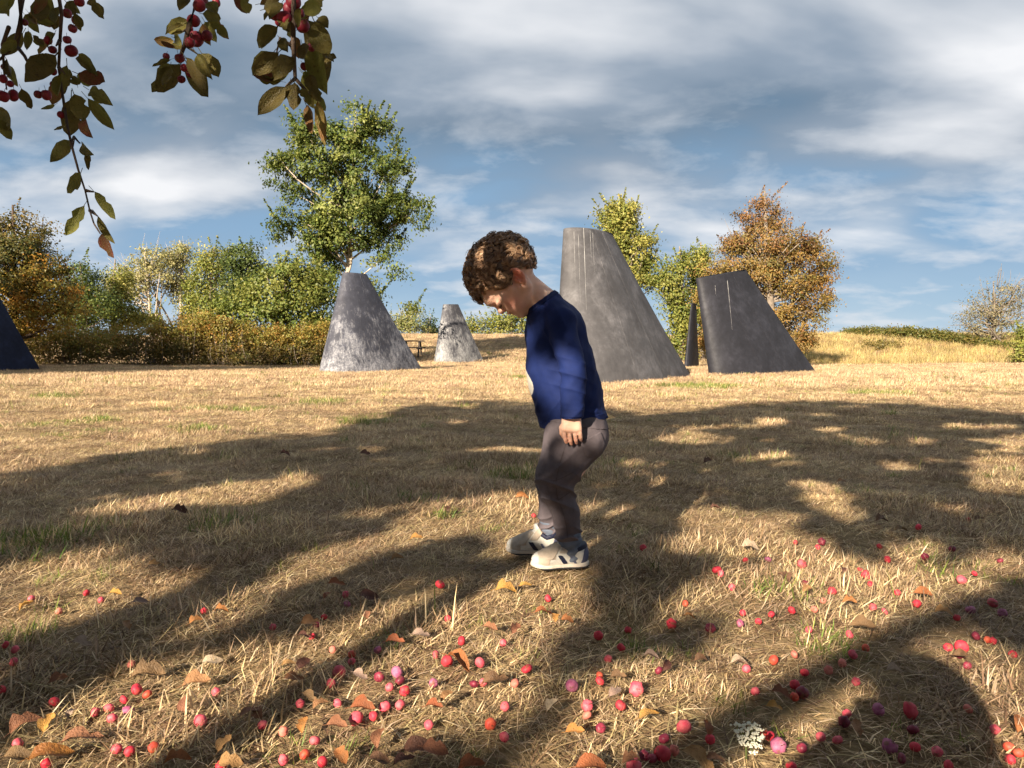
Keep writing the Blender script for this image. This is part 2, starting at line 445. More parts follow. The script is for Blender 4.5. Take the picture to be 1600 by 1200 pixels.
# ------------------------------------------------------------------ the steel fins
def fin_material(name, dark, light, wear, streak=0.5, seed=0.0, low=0.0):
    m, t = material(name)
    co = t.n('ShaderNodeTexCoord').outputs['Object']
    mpv = t.n('ShaderNodeMapping', i_Location=(seed, seed * 0.7, seed * 0.3), i_Scale=(5.5, 5.5, 0.012)); t.l(co, mpv.inputs[0])
    mp2 = t.n('ShaderNodeMapping', i_Location=(seed, seed, seed), i_Scale=(1, 1, 1)); t.l(co, mp2.inputs[0])
    blot = t.noise(mp2.outputs[0], 1.7, 7, 0.62, 0.4)
    fine = t.noise(mp2.outputs[0], 9.0, 6, 0.7, 0.3)
    run = t.noise(mpv.outputs[0], 1.5, 2, 0.6)
    v = t.math('ADD', t.math('MULTIPLY', blot, 0.62), t.math('MULTIPLY', fine, 0.38))
    c = t.ramp(v, [(0.36, tuple(k * 0.7 for k in dark)), (0.50, dark), (0.66, tuple(k * 1.75 for k in dark))])
    # scuffed paint and pale runs down from the rim
    fm = t.math('ADD', t.math('MULTIPLY', fine, 0.55), t.math('MULTIPLY', blot, 0.45))
    scr = t.n('ShaderNodeMapping', i_Location=(seed, 0, 2), i_Scale=(7.0, 7.0, 2.2)); t.l(co, scr.inputs[0])
    fm2 = t.math('ADD', t.math('MULTIPLY', t.noise(scr.outputs[0], 2.2, 7, 0.72, 0.2), 0.55), t.math('MULTIPLY', blot, 0.45))
    sz = t.n('ShaderNodeSeparateXYZ'); t.l(co, sz.inputs[0]); fm2 = t.math('ADD', fm2, t.math('MULTIPLY_ADD', sz.outputs[2], -low / 2.5, low * 0.6))
    worn = t.ramp(fm2, [(0.57 - wear, 0.0), (0.74 - wear, 1.0)])
    sepz = t.n('ShaderNodeSeparateXYZ'); t.l(co, sepz.inputs[0])
    worn = t.math('MULTIPLY', worn, t.ramp(t.noise(mp2.outputs[0], 30.0, 3, 0.7), [(0.35, 0.25), (0.62, 1.0)]))
    c = t.mix(t.math('MULTIPLY', worn, 0.85), c, light)
    runz = t.math('ADD', run, t.math('MULTIPLY_ADD', sz.outputs[2], 0.085, -0.20))      # runs start at the rim and die out lower down
    runs = t.math('MULTIPLY', t.ramp(runz, [(0.645, 0.0), (0.69, 1.0)]), streak)
    c = t.mix(runs, c, tuple(min(1, k * 1.6) for k in light))
    p = t.n('ShaderNodeBsdfPrincipled', i_Roughness=0.5); p.inputs['Specular IOR Level'].default_value = 0.22
    t.l(c, p.inputs['Base Color'])
    t.l(t.ramp(v, [(0.3, 0.72), (0.7, 0.5)]), p.inputs['Roughness'])
    b = t.n('ShaderNodeBump', i_Strength=0.35, i_Distance=0.02); t.l(fm, b.inputs['Height']); t.l(b.outputs[0], p.inputs['Normal'])
    out(t, p.outputs[0])
    return m

def airfoil(n=36):
    """closed section, chord 0..1, thickness scaled to +-0.5"""
    xs = 0.5 - 0.5 * np.cos(np.linspace(0, math.pi, n))
    yt = 5 * (0.2969 * np.sqrt(xs) - 0.1260 * xs - 0.3516 * xs ** 2 + 0.2843 * xs ** 3 - 0.1015 * xs ** 4)
    yt = yt / yt.max() * 0.5; yt[-1] = 0.02
    top = np.stack([xs, yt], 1); bot = np.stack([xs[::-1], -yt[::-1]], 1)[1:-1]
    return np.concatenate([top, bot])

def fin(label, D, BL, BR, TR, TL, yaw, thick, mat, plates=3, sink=0.12, runs=()):
    """BL.. are photo positions of the outline's corners at depth D; yaw turns the trailing edge away from the camera"""
    a, b, c, d = (at(*q, D) for q in (BL, BR, TR, TL))
    base = Vector(((a.x + b.x) / 2, D, float(terrain((a.x + b.x) / 2, D))))
    root = empty('fin_sculpture', base); tag(root, label, 'sculpture', 'black steel fins standing on the lawn')
    sec = airfoil(); ns = len(sec); cs = math.cos(yaw); sn = math.sin(yaw)
    # the chord runs back from the leading edge: its two ends stand at their own depths
    def ends(f):
        w0 = (b - a).length if f is None else 0
        wd = ((c.x - d.x) * f + (b.x - a.x) * (1 - f)); dep = wd * math.tan(yaw) / 2
        lq = (TL[0] * f + BL[0] * (1 - f), TL[1] * f + BL[1] * (1 - f)); rq = (TR[0] * f + BR[0] * (1 - f), TR[1] * f + BR[1] * (1 - f))
        return at(*lq, D - dep), at(*rq, D + dep)
    def ring(f):
        L, T = ends(f); L.z = (at(*TL, D).z if f > 0 else 0) * f + a.z * (1 - f); T.z = at(*TR, D).z * f + b.z * (1 - f)
        if f == 0: L.z = T.z = base.z - sink
        cv = Vector((T.x - L.x, T.y - L.y, 0)); ch = cv.length; cu = cv / ch; nu = Vector((-cu.y, cu.x, 0)); th = thick * ch
        u = sec[:, 0]; v = sec[:, 1]
        X = L.x + cu.x * u * ch + nu.x * v * th; Y = L.y + cu.y * u * ch + nu.y * v * th
        k = (T.x - L.x) / (X.max() - X.min()) if thick < 0.6 else 1.0
        X = T.x - (X.max() - X) * k
        return np.stack([X, Y, L.z + (T.z - L.z) * u], 1)
    # shell with a rounded rim at the top
    fs = [0, 0.02] + list(np.linspace(0.1, 0.97, 10)) + [0.985, 0.995, 1.0]
    rings = [ring(f) for f in fs]
    top = rings[-1]; cen = top.mean(0)
    rings[-1] = cen + (top - cen) * np.array([0.985, 0.96, 1])
    inner = cen + (top - cen) * np.array([0.95, 0.80, 1]); inner[:, 2] -= 0.004; rings.append(inner)
    V = np.concatenate(rings); Fc = []
    for i in range(len(rings) - 1):
        for k in range(ns):
            k2 = (k + 1) % ns
            Fc.append((i * ns + k, i * ns + k2, (i + 1) * ns + k2, (i + 1) * ns + k))
    Fc = [f[::-1] for f in Fc]
    Fc.append(tuple((len(rings) - 1) * ns + k for k in range(ns)))
    mesh_obj('shell', V, Fc, mat, root)
    # welded plate seams that follow the shell on the side we see
    for q in range(plates):
        u = (q + 1) / (plates + 1) * 0.8 + 0.06
        j = int(np.argmin(np.abs(sec[len(sec) // 2 + 1:, 0] - u))) + len(sec) // 2 + 1
        pts = [Vector(ring(f)[j]) + Vector((0, -0.001, 0)) for f in np.linspace(0.03, 0.98, 12)]
        mb = MB().tube(pts, 0.0032 * D / 17, 5); mb.obj('weld_seam', mat, root)
    for (u, f0, f1, wd) in runs:      # pale drips of paint down from the rim
        j = int(np.argmin(np.abs(sec[len(sec) // 2 + 1:, 0] - u))) + len(sec) // 2 + 1; gj = np.random.default_rng(int(u * 1000)); k = 14
        X0 = ring(f0)[j][0]; pts = []
        for f in np.linspace(f0, f1, k):      # straight down the side we see
            rr = ring(f)[len(sec) // 2 + 1:][::-1]; pts.append(Vector((X0, float(np.interp(X0, rr[:, 0], rr[:, 1])) - 0.001, float(np.interp(X0, rr[:, 0], rr[:, 2])))))
        MB().tube(pts, [wd * gj.uniform(0.35, 1.1) * (1 - 0.8 * q / (k - 1)) for q in range(k)], 5).obj('paint_run', RUN, root)
    return root

RUN = plain('pale_paint_run', (0.26, 0.255, 0.25), 0.7, 0.2, 0.4, 9.0)
FM_white = fin_material('fin_paint_worn_white', (0.052, 0.054, 0.070), (0.40, 0.40, 0.42), 0.07, 0.0, 3.1, 0.15)
FM_white2 = fin_material('fin_paint_worn_pale', (0.070, 0.070, 0.080), (0.48, 0.48, 0.47), 0.09, 0.0, 8.3, 0.12)
FM_grey = fin_material('fin_paint_chalky', (0.078, 0.075, 0.078), (0.26, 0.25, 0.255), 0.0, 0.0, 5.7)
FM_dark = fin_material('fin_paint_dark', (0.020, 0.020, 0.025), (0.17, 0.17, 0.18), -0.06, 0.0, 11.0)
FM_blue = fin_material('fin_paint_blue_black', (0.007, 0.012, 0.034), (0.06, 0.08, 0.13), -0.08, 0.2, 14.0)
fin('dark blue-black steel fin cut off by the left edge of the picture', 18.4, (-150, 583), (65, 583), (-22, 420), (-75, 420), R(42), 0.10, FM_blue, 1)
fin('steel fin with scuffed white paint in front of the tall poplar', 19.0, (494, 581), (661, 581), (573, 427), (535, 427), R(36), 0.36, FM_white, 2)
fin('smallest pale worn fin, far off between the poplar and the boy', 31.0, (677, 567), (757, 567), (716, 475), (692, 476), R(34), 0.36, FM_white2, 2)
fin('tallest grey steel fin with white runs, right behind the boy', 14.4, (868, 592), (1080, 593), (956, 359), (881, 362), R(45), 0.34, FM_grey, 2, runs=((0.20, 0.995, 0.45, 0.011), (0.055, 0.97, 0.62, 0.006), (0.09, 0.95, 0.50, 0.005), (0.30, 0.985, 0.80, 0.006), (0.36, 0.97, 0.70, 0.004)))
fin('black leaning fin with a slanted top in front of the orange tree', 17.4, (1110, 584), (1276, 585), (1165, 418), (1088, 437), R(36), 0.22, FM_dark, 2, runs=((0.42, 0.93, 0.45, 0.007), (0.2, 0.9, 0.8, 0.005)))
fin('narrow black fin seen edge-on between two larger fins', 24.0, (1070, 570), (1092, 570), (1088, 474), (1080, 474), R(70), 0.16, FM_dark, 0)

# ------------------------------------------------------------------ trees
def leaf_geo(P, size, g, aspect=0.62, droop=0.0, outw=None):
    """one folded four-sided leaf per point"""
    n = len(P)
    t = g.normal(size=(n, 3)); t[:, 2] -= droop; t /= np.linalg.norm(t, axis=1)[:, None]
    q = g.normal(size=(n, 3)); b = np.cross(t, q); b /= np.linalg.norm(b, axis=1)[:, None]
    nn = np.cross(t, b)
    if outw is not None:      # leaves on a clump face outwards and up, so clumps catch light on one side
        nn = outw / (np.linalg.norm(outw, axis=1)[:, None] + 1e-6) * 0.9 + g.normal(size=(n, 3)) * 0.55 + np.array([0, 0, 0.25]); nn /= np.linalg.norm(nn, axis=1)[:, None]
        t = t - nn * (t * nn).sum(1)[:, None]; t /= np.linalg.norm(t, axis=1)[:, None] + 1e-9; b = np.cross(nn, t)
    s = (size * g.uniform(0.65, 1.3, n))[:, None]
    V = np.stack([P - t * s * 0.5, P + b * s * aspect * 0.5 + nn * s * 0.12 - t * s * 0.05, P + t * s * 0.5, P - b * s * aspect * 0.5 + nn * s * 0.12 - t * s * 0.05], 1)
    return V.reshape(-1, 3), np.arange(4 * n).reshape(n, 4)

def palette_cols(n, pal, g, var=0.22):
    pal = np.array(pal); i = g.integers(0, len(pal), n)
    return pal[i] * (1 + g.uniform(-var, var, (n, 1))) * (1 + g.uniform(-0.06, 0.06, (n, 3)))

def curve_pts(a, b, g, sag=0.0, n=6, wob=0.05):
    a = Vector(a); b = Vector(b); L = (b - a).length
    w1 = Vector(g.normal(size=3)) * L * wob
    return [a.lerp(b, i / n) + Vector((0, 0, -sag * L)) * math.sin(math.pi * i / n) + w1 * math.sin(math.pi * i / n) for i in range(n + 1)]

def tree(name, label, D, base, top, blobs, pal, bark, seed, leaf=0.10, clumps=120, per=90, csize=0.42, trunk_r=0.14, limbs=26,
         group=None, cat='tree', flat=0.85, shoots=0, crown_name='crown', pal_top=None, trunks=1, show_twig=0, lowpal=None):
    """base/top: photo positions of the foot of the trunk and of its tip; blobs: (px, py, rx, ry, weight) of the crown in photo pixels"""
    g = np.random.default_rng(seed); s = D / F
    b0 = at(base[0], base[1], D); b0.z = float(terrain(b0.x, D)) - 0.05
    tp = at(top[0], top[1], D)
    root = empty(name, b0); tag(root, label, cat, group)
    # trunk(s) and limbs
    mb = MB(); spine = curve_pts(b0, tp, g, 0, 9, 0.02)
    rad = [trunk_r * (1 - 0.9 * i / 9) + 0.01 for i in range(10)]
    rad[0] *= 1.35
    mb.tube(spine, rad, 8)
    for k in range(trunks - 1):
        e = tp + Vector((g.normal() * 1.1, g.normal() * 0.8, -g.uniform(0.7, 2.2)))
        mb.tube(curve_pts(b0 + Vector((g.normal() * 0.25, g.normal() * 0.25, 0)), e, g, -0.03, 7, 0.04), [trunk_r * 0.8 * (1 - 0.88 * i / 7) + 0.008 for i in range(8)], 6)
    W = np.array([b[2] * b[3] * (b[4] if len(b) > 4 else 1) for b in blobs], float); W /= W.sum()
    which = g.choice(len(blobs), clumps, p=W)
    C = []
    for wi in which:
        q = blobs[wi]; v = g.normal(size=3); v /= np.linalg.norm(v); r = g.random() ** 0.42
        c = at(q[0], q[1], D); rx, rz = q[2] * s, q[3] * s
        C.append((c.x + v[0] * rx * r, D + v[1] * rx * flat * r, c.z + v[2] * rz * r))
    C = np.array(C)
    order = g.permutation(clumps)
    for k in order[:limbs]:
        e = Vector(C[k]); f = min(0.9, max(0.12, (e.z - b0.z) / max(tp.z - b0.z, .1) * 0.75 - 0.05 * g.random()))
        i = f * 9; i0 = min(int(i), 8); st = spine[i0].lerp(spine[i0 + 1], i - i0)
        L = (e - st).length
        r0 = min(trunk_r * 0.55 * (1 - f * 0.6), 0.02 * L + 0.012)
        mb.tube(curve_pts(st, e, g, 0.04, 5, 0.06), [r0 * (1 - 0.85 * j / 5) + 0.004 for j in range(6)], 5)
    # bare twigs that stick out of the outline
    for k in range(show_twig):
        e = Vector(C[g.integers(0, clumps)]); d_ = (e - Vector((tp.x, D, b0.z + (tp.z - b0.z) * 0.4))); d_.normalize()
        e2 = e + d_ * csize * g.uniform(0.8, 2.2) + Vector((0, 0, g.uniform(0, csize)))
        mb.tube(curve_pts(e - d_ * csize, e2, g, 0, 3, 0.05), [0.012, 0.01, 0.008, 0.004], 4)
    mb.obj('trunk', bark, root)
    # leaves in clumps
    Pn = []; Cn = []; On = []
    for k in range(clumps):
        n = int(per * g.uniform(0.5, 1.5)); cs = csize * g.uniform(0.6, 1.35)
        p = g.normal(size=(n, 3)) * np.array([cs, cs, cs * 0.62]) * 0.6 + C[k]
        hf = (C[k][2] - b0.z) / max(tp.z - b0.z, .1)
        pl = pal_top if (pal_top is not None and g.random() < smooth(0.45, 0.9, hf)) else (lowpal if lowpal is not None and g.random() < smooth(0.8, 0.3, hf) else pal)
        base_c = np.array(pl)[g.integers(0, len(pl))] * g.uniform(0.5, 1.45)
        cc = palette_cols(n, pl, g) * 0.5 + base_c * 0.5
        Pn.append(p); Cn.append(cc); On.append(p - C[k] + (C[k] - np.array([tp.x, D, C[k][2] - 0.3])) * 0.35)
    for k in range(shoots):           # upright leafy shoots that roughen the outline
        c0 = C[g.integers(0, clumps)]; L = csize * g.uniform(1.2, 2.6); n = int(per * 0.4)
        f = g.random((n, 1)); dirn = np.array([g.normal() * 0.35, g.normal() * 0.3, 1.0]) + 0.5 * (c0 - np.array([tp.x, D, c0[2]])) / (np.linalg.norm(c0 - np.array([tp.x, D, c0[2]])) + .1)
        Pn.append(c0 + dirn * L * f + g.normal(size=(n, 3)) * 0.10 * csize * (1.3 - f)); On.append(g.normal(size=(n, 3)) + np.array([0, 0, .5])); Cn.append(palette_cols(n, pal_top or pal, g))
    Pn = np.concatenate(Pn); Cn = np.concatenate(Cn) * 1.35
    V, Fc = leaf_geo(Pn, leaf, g, outw=np.concatenate(On))
    mesh_obj(crown_name, V, Fc, M['leaf'], root, np.repeat(np.clip(Cn, 0.005, 1), 4, 0), smooth_=False)
    return root

G_POP = [(0.075, 0.105, 0.022), (0.115, 0.145, 0.032), (0.045, 0.070, 0.017), (0.19, 0.20, 0.05)]
G_BUSH = [(0.105, 0.132, 0.027), (0.15, 0.168, 0.036), (0.075, 0.105, 0.022), (0.22, 0.21, 0.052)]
G_YEL = [(0.22, 0.21, 0.05), (0.17, 0.18, 0.04), (0.30, 0.26, 0.07), (0.12, 0.14, 0.03)]
G_PALE = [(0.24, 0.23, 0.10), (0.17, 0.18, 0.075), (0.30, 0.26, 0.12)]
G_DARK = [(0.05, 0.075, 0.02), (0.075, 0.10, 0.025), (0.035, 0.055, 0.018)]
O_GOLD = [(0.23, 0.155, 0.045), (0.27, 0.175, 0.055), (0.17, 0.135, 0.04), (0.12, 0.115, 0.032), (0.24, 0.12, 0.04)]
O_RED = [(0.18, 0.085, 0.04), (0.21, 0.105, 0.045), (0.13, 0.075, 0.03), (0.23, 0.14, 0.05), (0.13, 0.11, 0.035)]
O_LEFT = [(0.11, 0.085, 0.02), (0.075, 0.075, 0.018), (0.17, 0.11, 0.022), (0.045, 0.05, 0.014), (0.06, 0.07, 0.018)]
TG = 'trees behind the fins'
tree('poplar_tree', 'tall green poplar with pale trunk rising behind the white-scuffed fin', 29, (533, 578), (556, 175),
     [(560, 215, 48, 52), (505, 235, 62, 48), (455, 265, 42, 48), (605, 245, 38, 50), (548, 285, 95, 50, 1.3), (540, 335, 80, 40, 1.3), (520, 370, 60, 34, 1.2), (595, 380, 45, 30), (625, 310, 38, 40), (470, 335, 50, 36), (440, 360, 30, 14), (655, 345, 17, 14), (585, 345, 60, 32),
      (590, 410, 36, 26), (625, 420, 22, 14), (640, 470, 20, 20), (500, 390, 42, 36), (505, 440, 36, 28), (575, 450, 28, 20), (570, 185, 22, 26), (470, 215, 26, 26), (510, 205, 24, 24)],
     G_POP, M['bark_pale'], 11, leaf=0.12, clumps=330, per=130, csize=0.32, trunk_r=0.12, limbs=46, group=TG, shoots=150)
tree('broad_tree', 'bushy bright green tree filling the gap left of the poplar trunk', 26.5, (440, 574), (440, 410),
     [(440, 470, 62, 55), (495, 465, 40, 60), (385, 485, 45, 50), (455, 430, 45, 25), (500, 520, 35, 40), (340, 500, 30, 35)], G_BUSH, M['bark_grey'], 12, leaf=0.11, clumps=190, per=115, csize=0.42, limbs=20, group=TG, shoots=30)
tree('aspen_tree', 'half bare pale aspen with several white stems above the hedge', 40, (238, 560), (225, 385),
     [(228, 405, 34, 26, .7), (215, 440, 36, 32, .7), (250, 420, 22, 30, .7), (190, 440, 22, 28, .7)], G_PALE, M['bark_pale'], 13, leaf=0.12, clumps=95, per=70, csize=0.45, trunk_r=0.075, limbs=40, group=TG, trunks=7, show_twig=40)
tree('aspen_tree', 'slim pale aspen just right of the white-stemmed one', 41, (282, 560), (281, 375),
     [(281, 400, 18, 22), (278, 445, 20, 30, .6)], G_PALE, M['bark_pale'], 14, leaf=0.12, clumps=60, per=75, csize=0.42, trunk_r=0.07, limbs=18, group=TG, show_twig=14, trunks=2)
tree('leafy_tree', 'light green tree in the row between the aspens and the dark round crown', 38, (335, 560), (335, 385),
     [(332, 420, 34, 34), (325, 470, 34, 40), (350, 400, 18, 18), (300, 490, 20, 30)], G_YEL[1:] + G_BUSH[:2], M['bark_grey'], 15, leaf=0.12, clumps=115, per=95, csize=0.45, limbs=20, group=TG, shoots=20)
tree('leafy_tree', 'dark green round-topped tree behind the bushy bright green tree', 37, (385, 560), (388, 390),
     [(388, 415, 34, 30), (378, 450, 34, 34), (400, 440, 20, 30)], G_DARK + G_BUSH[:1], M['bark_grey'], 16, leaf=0.12, clumps=100, per=105, csize=0.42, limbs=16, group=TG, shoots=12)
tree('leafy_tree', 'olive green tree in the row just right of the autumn tree', 34, (130, 565), (125, 410),
     [(125, 445, 28, 32), (150, 480, 38, 36), (110, 490, 30, 40)], G_DARK + G_BUSH[:2], M['bark_grey'], 17, leaf=0.11, clumps=110, per=100, csize=0.42, limbs=16, group=TG, shoots=16)
tree('leafy_tree', 'low yellowish green tree standing left of the white-stemmed aspen', 36, (180, 565), (180, 405),
     [(178, 450, 24, 36), (195, 490, 30, 30), (230, 500, 26, 20, .6)], G_YEL, M['bark_grey'], 18, leaf=0.11, clumps=95, per=90, csize=0.42, limbs=16, group=TG, shoots=20)
tree('autumn_tree', 'dark autumn tree with orange lower leaves at the left edge', 22, (20, 575), (20, 320),
     [(20, 375, 48, 45), (40, 420, 66, 42), (0, 440, 80, 50), (70, 455, 56, 40), (85, 490, 50, 30), (0, 500, 80, 40), (-60, 440, 70, 70), (75, 360, 18, 10), (25, 325, 10, 14)],
     O_LEFT, M['bark_dark'], 19, leaf=0.075, clumps=340, per=150, csize=0.29, trunk_r=0.16, limbs=40, group=TG, shoots=50, show_twig=20, lowpal=[(0.32, 0.20, 0.035), (0.25, 0.20, 0.04), (0.18, 0.16, 0.03), (0.36, 0.16, 0.03)])
tree('distant_tree', 'hazy green tree far off just right of the white-scuffed fin', 62, (640, 530), (640, 470), [(640, 500, 22, 22), (615, 510, 18, 20), (660, 515, 12, 12)], G_PALE + G_BUSH[:2], M['bark_grey'], 20, leaf=0.16, clumps=60, per=60, csize=0.55, limbs=8, group=TG, shoots=16)
tree('distant_tree', 'small dark far tree beside the smallest fin', 64, (672, 530), (672, 495), [(672, 513, 12, 15)], G_DARK, M['bark_grey'], 21, leaf=0.16, clumps=24, per=60, csize=0.5, limbs=5, group=TG, shoots=8)
tree('distant_shrub', 'leafy willow thicket on the crest between the smallest fin and the boy', 60, (800, 531), (800, 480), [(800, 505, 32, 22), (770, 510, 22, 18), (830, 505, 22, 24), (850, 508, 24, 20), (748, 516, 12, 12), (735, 512, 8, 16)], G_YEL + G_BUSH, M['bark_grey'], 22, leaf=0.16, clumps=120, per=75, csize=0.6, limbs=8, group=TG, shoots=50, cat='shrub')
tree('maple_tree', 'yellow-green maple showing above the tallest grey fin', 33, (985, 575), (975, 310),
     [(975, 340, 28, 30), (968, 375, 34, 28), (995, 390, 28, 30), (985, 430, 32, 30), (1015, 440, 18, 12), (960, 350, 24, 30), (1005, 410, 14, 16)], G_YEL[1:] + G_BUSH[:1], M['bark_grey'], 23, leaf=0.12, clumps=150, per=95, csize=0.38, limbs=30, group=TG, shoots=40, pal_top=G_YEL)
tree('young_poplar', 'slim green poplar between the tallest grey fin and the orange tree', 31, (1062, 575), (1062, 385),
     [(1062, 420, 18, 28), (1055, 460, 24, 30), (1070, 500, 24, 34), (1035, 440, 16, 14), (1065, 545, 22, 26)], G_YEL[:2] + G_BUSH, M['bark_grey'], 24, leaf=0.11, clumps=125, per=90, csize=0.36, limbs=22, group=TG, shoots=36)
tree('young_poplar', 'second slim poplar half hidden by the orange tree', 32, (1095, 575), (1095, 378),
     [(1095, 405, 14, 22), (1092, 440, 20, 26), (1100, 480, 20, 30)], G_YEL[1:] + G_BUSH[:2], M['bark_grey'], 25, leaf=0.11, clumps=80, per=85, csize=0.36, limbs=16, group=TG, shoots=24)
tree('autumn_tree', 'large rusty orange autumn tree behind the black leaning fin', 25.5, (1215, 574), (1195, 298),
     [(1190, 345, 42, 30), (1200, 385, 70, 34), (1150, 385, 28, 22), (1235, 420, 58, 40), (1170, 430, 60, 40), (1255, 465, 42, 32), (1225, 500, 62, 34), (1235, 535, 44, 18), (1120, 430, 26, 26), (1110, 480, 24, 44), (1100, 530, 16, 22), (1285, 425, 20, 34), (1195, 315, 12, 16), (1290, 470, 12, 14), (1270, 380, 14, 16)],
     O_GOLD, M['bark_grey'], 26, leaf=0.075, clumps=400, per=130, csize=0.30, trunk_r=0.16, limbs=70, group=TG, shoots=70, show_twig=40, pal_top=O_RED)
tree('bare_shrub', 'grey twiggy half bare shrub on the bank at the right', 37, (1552, 560), (1552, 440),
     [(1555, 465, 34, 28, .7), (1545, 500, 42, 30), (1590, 470, 24, 36, .7), (1515, 505, 14, 26, .6)], [(0.17, 0.15, 0.085), (0.12, 0.115, 0.06), (0.22, 0.185, 0.10)], M['bark_grey'], 27, leaf=0.09, clumps=110, per=38, csize=0.40, trunk_r=0.07, limbs=60, group=TG, shoots=20, trunks=8, show_twig=90, cat='shrub')
tree('leafy_shrub', 'yellow-green leafy bush cut by the right edge of the picture', 28, (1603, 578), (1603, 500),
     [(1600, 530, 22, 26), (1606, 560, 32, 18), (1625, 530, 28, 32)], G_YEL[1:] + G_BUSH[:2], M['bark_grey'], 28, leaf=0.10, clumps=70, per=70, csize=0.30, trunk_r=0.06, limbs=12, group=TG, shoots=14, cat='shrub')
# trees of the same row, left of the frame: their shade falls across the foot of the hedge
for k, (tx, ty, hh) in enumerate(((-13.6, 13.0, 6.6), (-17.0, 13.3, 6.6), (-20.6, 13.0, 5.2))):
    g = np.random.default_rng(600 + k); root = empty('row_tree', (tx, ty, float(terrain(tx, ty)) - 0.05))
    tag(root, ('nearest of three round trees outside the left edge that shade the hedge', 'middle of three round trees outside the left edge that shade the hedge', 'farthest of three round trees outside the left edge that shade the hedge')[k], 'tree', 'shade trees beyond the left edge')
    mb = MB(); mb.tube(curve_pts((tx, ty, -0.05), (tx, ty, hh * 0.8), g, 0, 6, 0.02), [0.17 - 0.02 * i for i in range(7)], 8)
    Pn = []; Cn = []
    for c in range(190):
        v = g.normal(size=3); v /= np.linalg.norm(v); r = g.random() ** 0.4
        p0 = np.array([tx, ty, hh * 0.60]) + v * np.array([2.3, 2.3, hh * 0.38]) * r
        Pn.append(g.normal(size=(70, 3)) * 0.28 + p0); Cn.append(palette_cols(70, G_BUSH, g))
        if c < 18: mb.tube(curve_pts((tx, ty, hh * 0.4), p0, g, 0.02, 4, 0.05), [0.05, 0.04, 0.03, 0.02, 0.008], 5)
    mb.obj('trunk', M['bark_grey'], root)
    V, Fc = leaf_geo(np.concatenate(Pn), 0.15, g); mesh_obj('crown', V, Fc, M['leaf'], root, np.repeat(np.concatenate(Cn), 4, 0), smooth_=False)

# ------------------------------------------------------------------ hedge and brambles
def thicket(name, label, cat, path, pal, seed, n, leaf, csize, per, stem_n, group=None, pal_top=None, depth=1.2):
    """path: (px, py_top, D) along the front; foliage fills from the ground to the top line"""
    g = np.random.default_rng(seed)
    a = np.array([(at(p[0], p[1], p[2]).x, p[2], at(p[0], p[1], p[2]).z) for p in path])
    c = a.mean(0); c[2] = float(terrain(c[0], c[1])); root = empty(name, c); tag(root, label, cat, group)
    f = np.linspace(0, 1, len(a)); Pn = []; Cn = []; mb = MB()
    for k in range(n):
        u = g.random(); x = np.interp(u, f, a[:, 0]); y = np.interp(u, f, a[:, 1]) + g.uniform(0, depth); zt = np.interp(u, f, a[:, 2])
        z0 = float(terrain(x, y)); v = g.random() ** 0.75
        z = z0 + (zt - z0) * v * (0.86 + 0.25 * g.random())
        m = int(per * g.uniform(.5, 1.5)); pl = pal_top if pal_top is not None and g.random() < smooth(0.3, 0.85, v) else pal
        p = g.normal(size=(m, 3)) * csize * np.array([1, 1, .7]) * 0.6 + (x, y, z); p[:, 2] = np.maximum(p[:, 2], z0 + 0.02)
        base_c = np.array(pl)[g.integers(0, len(pl))] * g.uniform(.75, 1.25)
        Pn.append(p); Cn.append(palette_cols(m, pl, g) * 0.5 + base_c * 0.5)
        if k < stem_n:
            mb.tube(curve_pts((x + g.normal() * .15, y + .1, z0 - 0.03), (x, y, z + csize), g, 0, 4, 0.08), [0.014, 0.012, 0.010, 0.007, 0.003], 4)
    mb.obj('stem', M['bark_grey'], root)['kind'] = 'stuff'
    V, Fc = leaf_geo(np.concatenate(Pn), leaf, g)
    mesh_obj('foliage', V, Fc, M['leaf'], root, np.repeat(np.clip(np.concatenate(Cn) * 1.25, .005, 1), 4, 0), smooth_=False)
    return root
H_LOW = [(0.12, 0.10, 0.03), (0.08, 0.09, 0.025), (0.17, 0.12, 0.03), (0.13, 0.08, 0.03)]
H_TOP = [(0.27, 0.17, 0.035), (0.24, 0.21, 0.05), (0.30, 0.14, 0.04), (0.19, 0.19, 0.045), (0.15, 0.15, 0.035), (0.22, 0.20, 0.05)]
thicket('hedge', 'long low hedge turning orange along the lawn left of the white-scuffed fin', 'hedge',
        [(-40, 512, 24.3), (60, 512, 24.3), (130, 516, 24.5), (220, 512, 24.6), (270, 505, 24.8), (310, 488, 25), (345, 505, 25), (400, 512, 25.2), (440, 512, 25.2), (480, 510, 25.3), (512, 508, 25.4), (530, 520, 25.4)],
        H_LOW, 31, 1500, 0.07, 0.22, 60, 260, pal_top=H_TOP)
thicket('bramble_thicket', 'dark green bramble thicket along the top of the right bank', 'bramble',
        [(1330, 520, 44), (1370, 516, 42), (1430, 517, 40), (1480, 522, 38), (1530, 530, 36), (1580, 545, 35), (1640, 545, 34)],
        [(0.09, 0.10, 0.025), (0.13, 0.13, 0.03), (0.17, 0.12, 0.03), (0.07, 0.085, 0.02)], 33, 620, 0.11, 0.30, 60, 120)
thicket('bramble_thicket', 'low weedy clump in the tall grass near the orange tree foot', 'bramble',
        [(1355, 534, 36), (1385, 531, 36), (1410, 534, 36)], [(0.13, 0.11, 0.035), (0.17, 0.15, 0.045), (0.20, 0.14, 0.045)], 34, 40, 0.09, 0.26, 40, 10, depth=0.8)

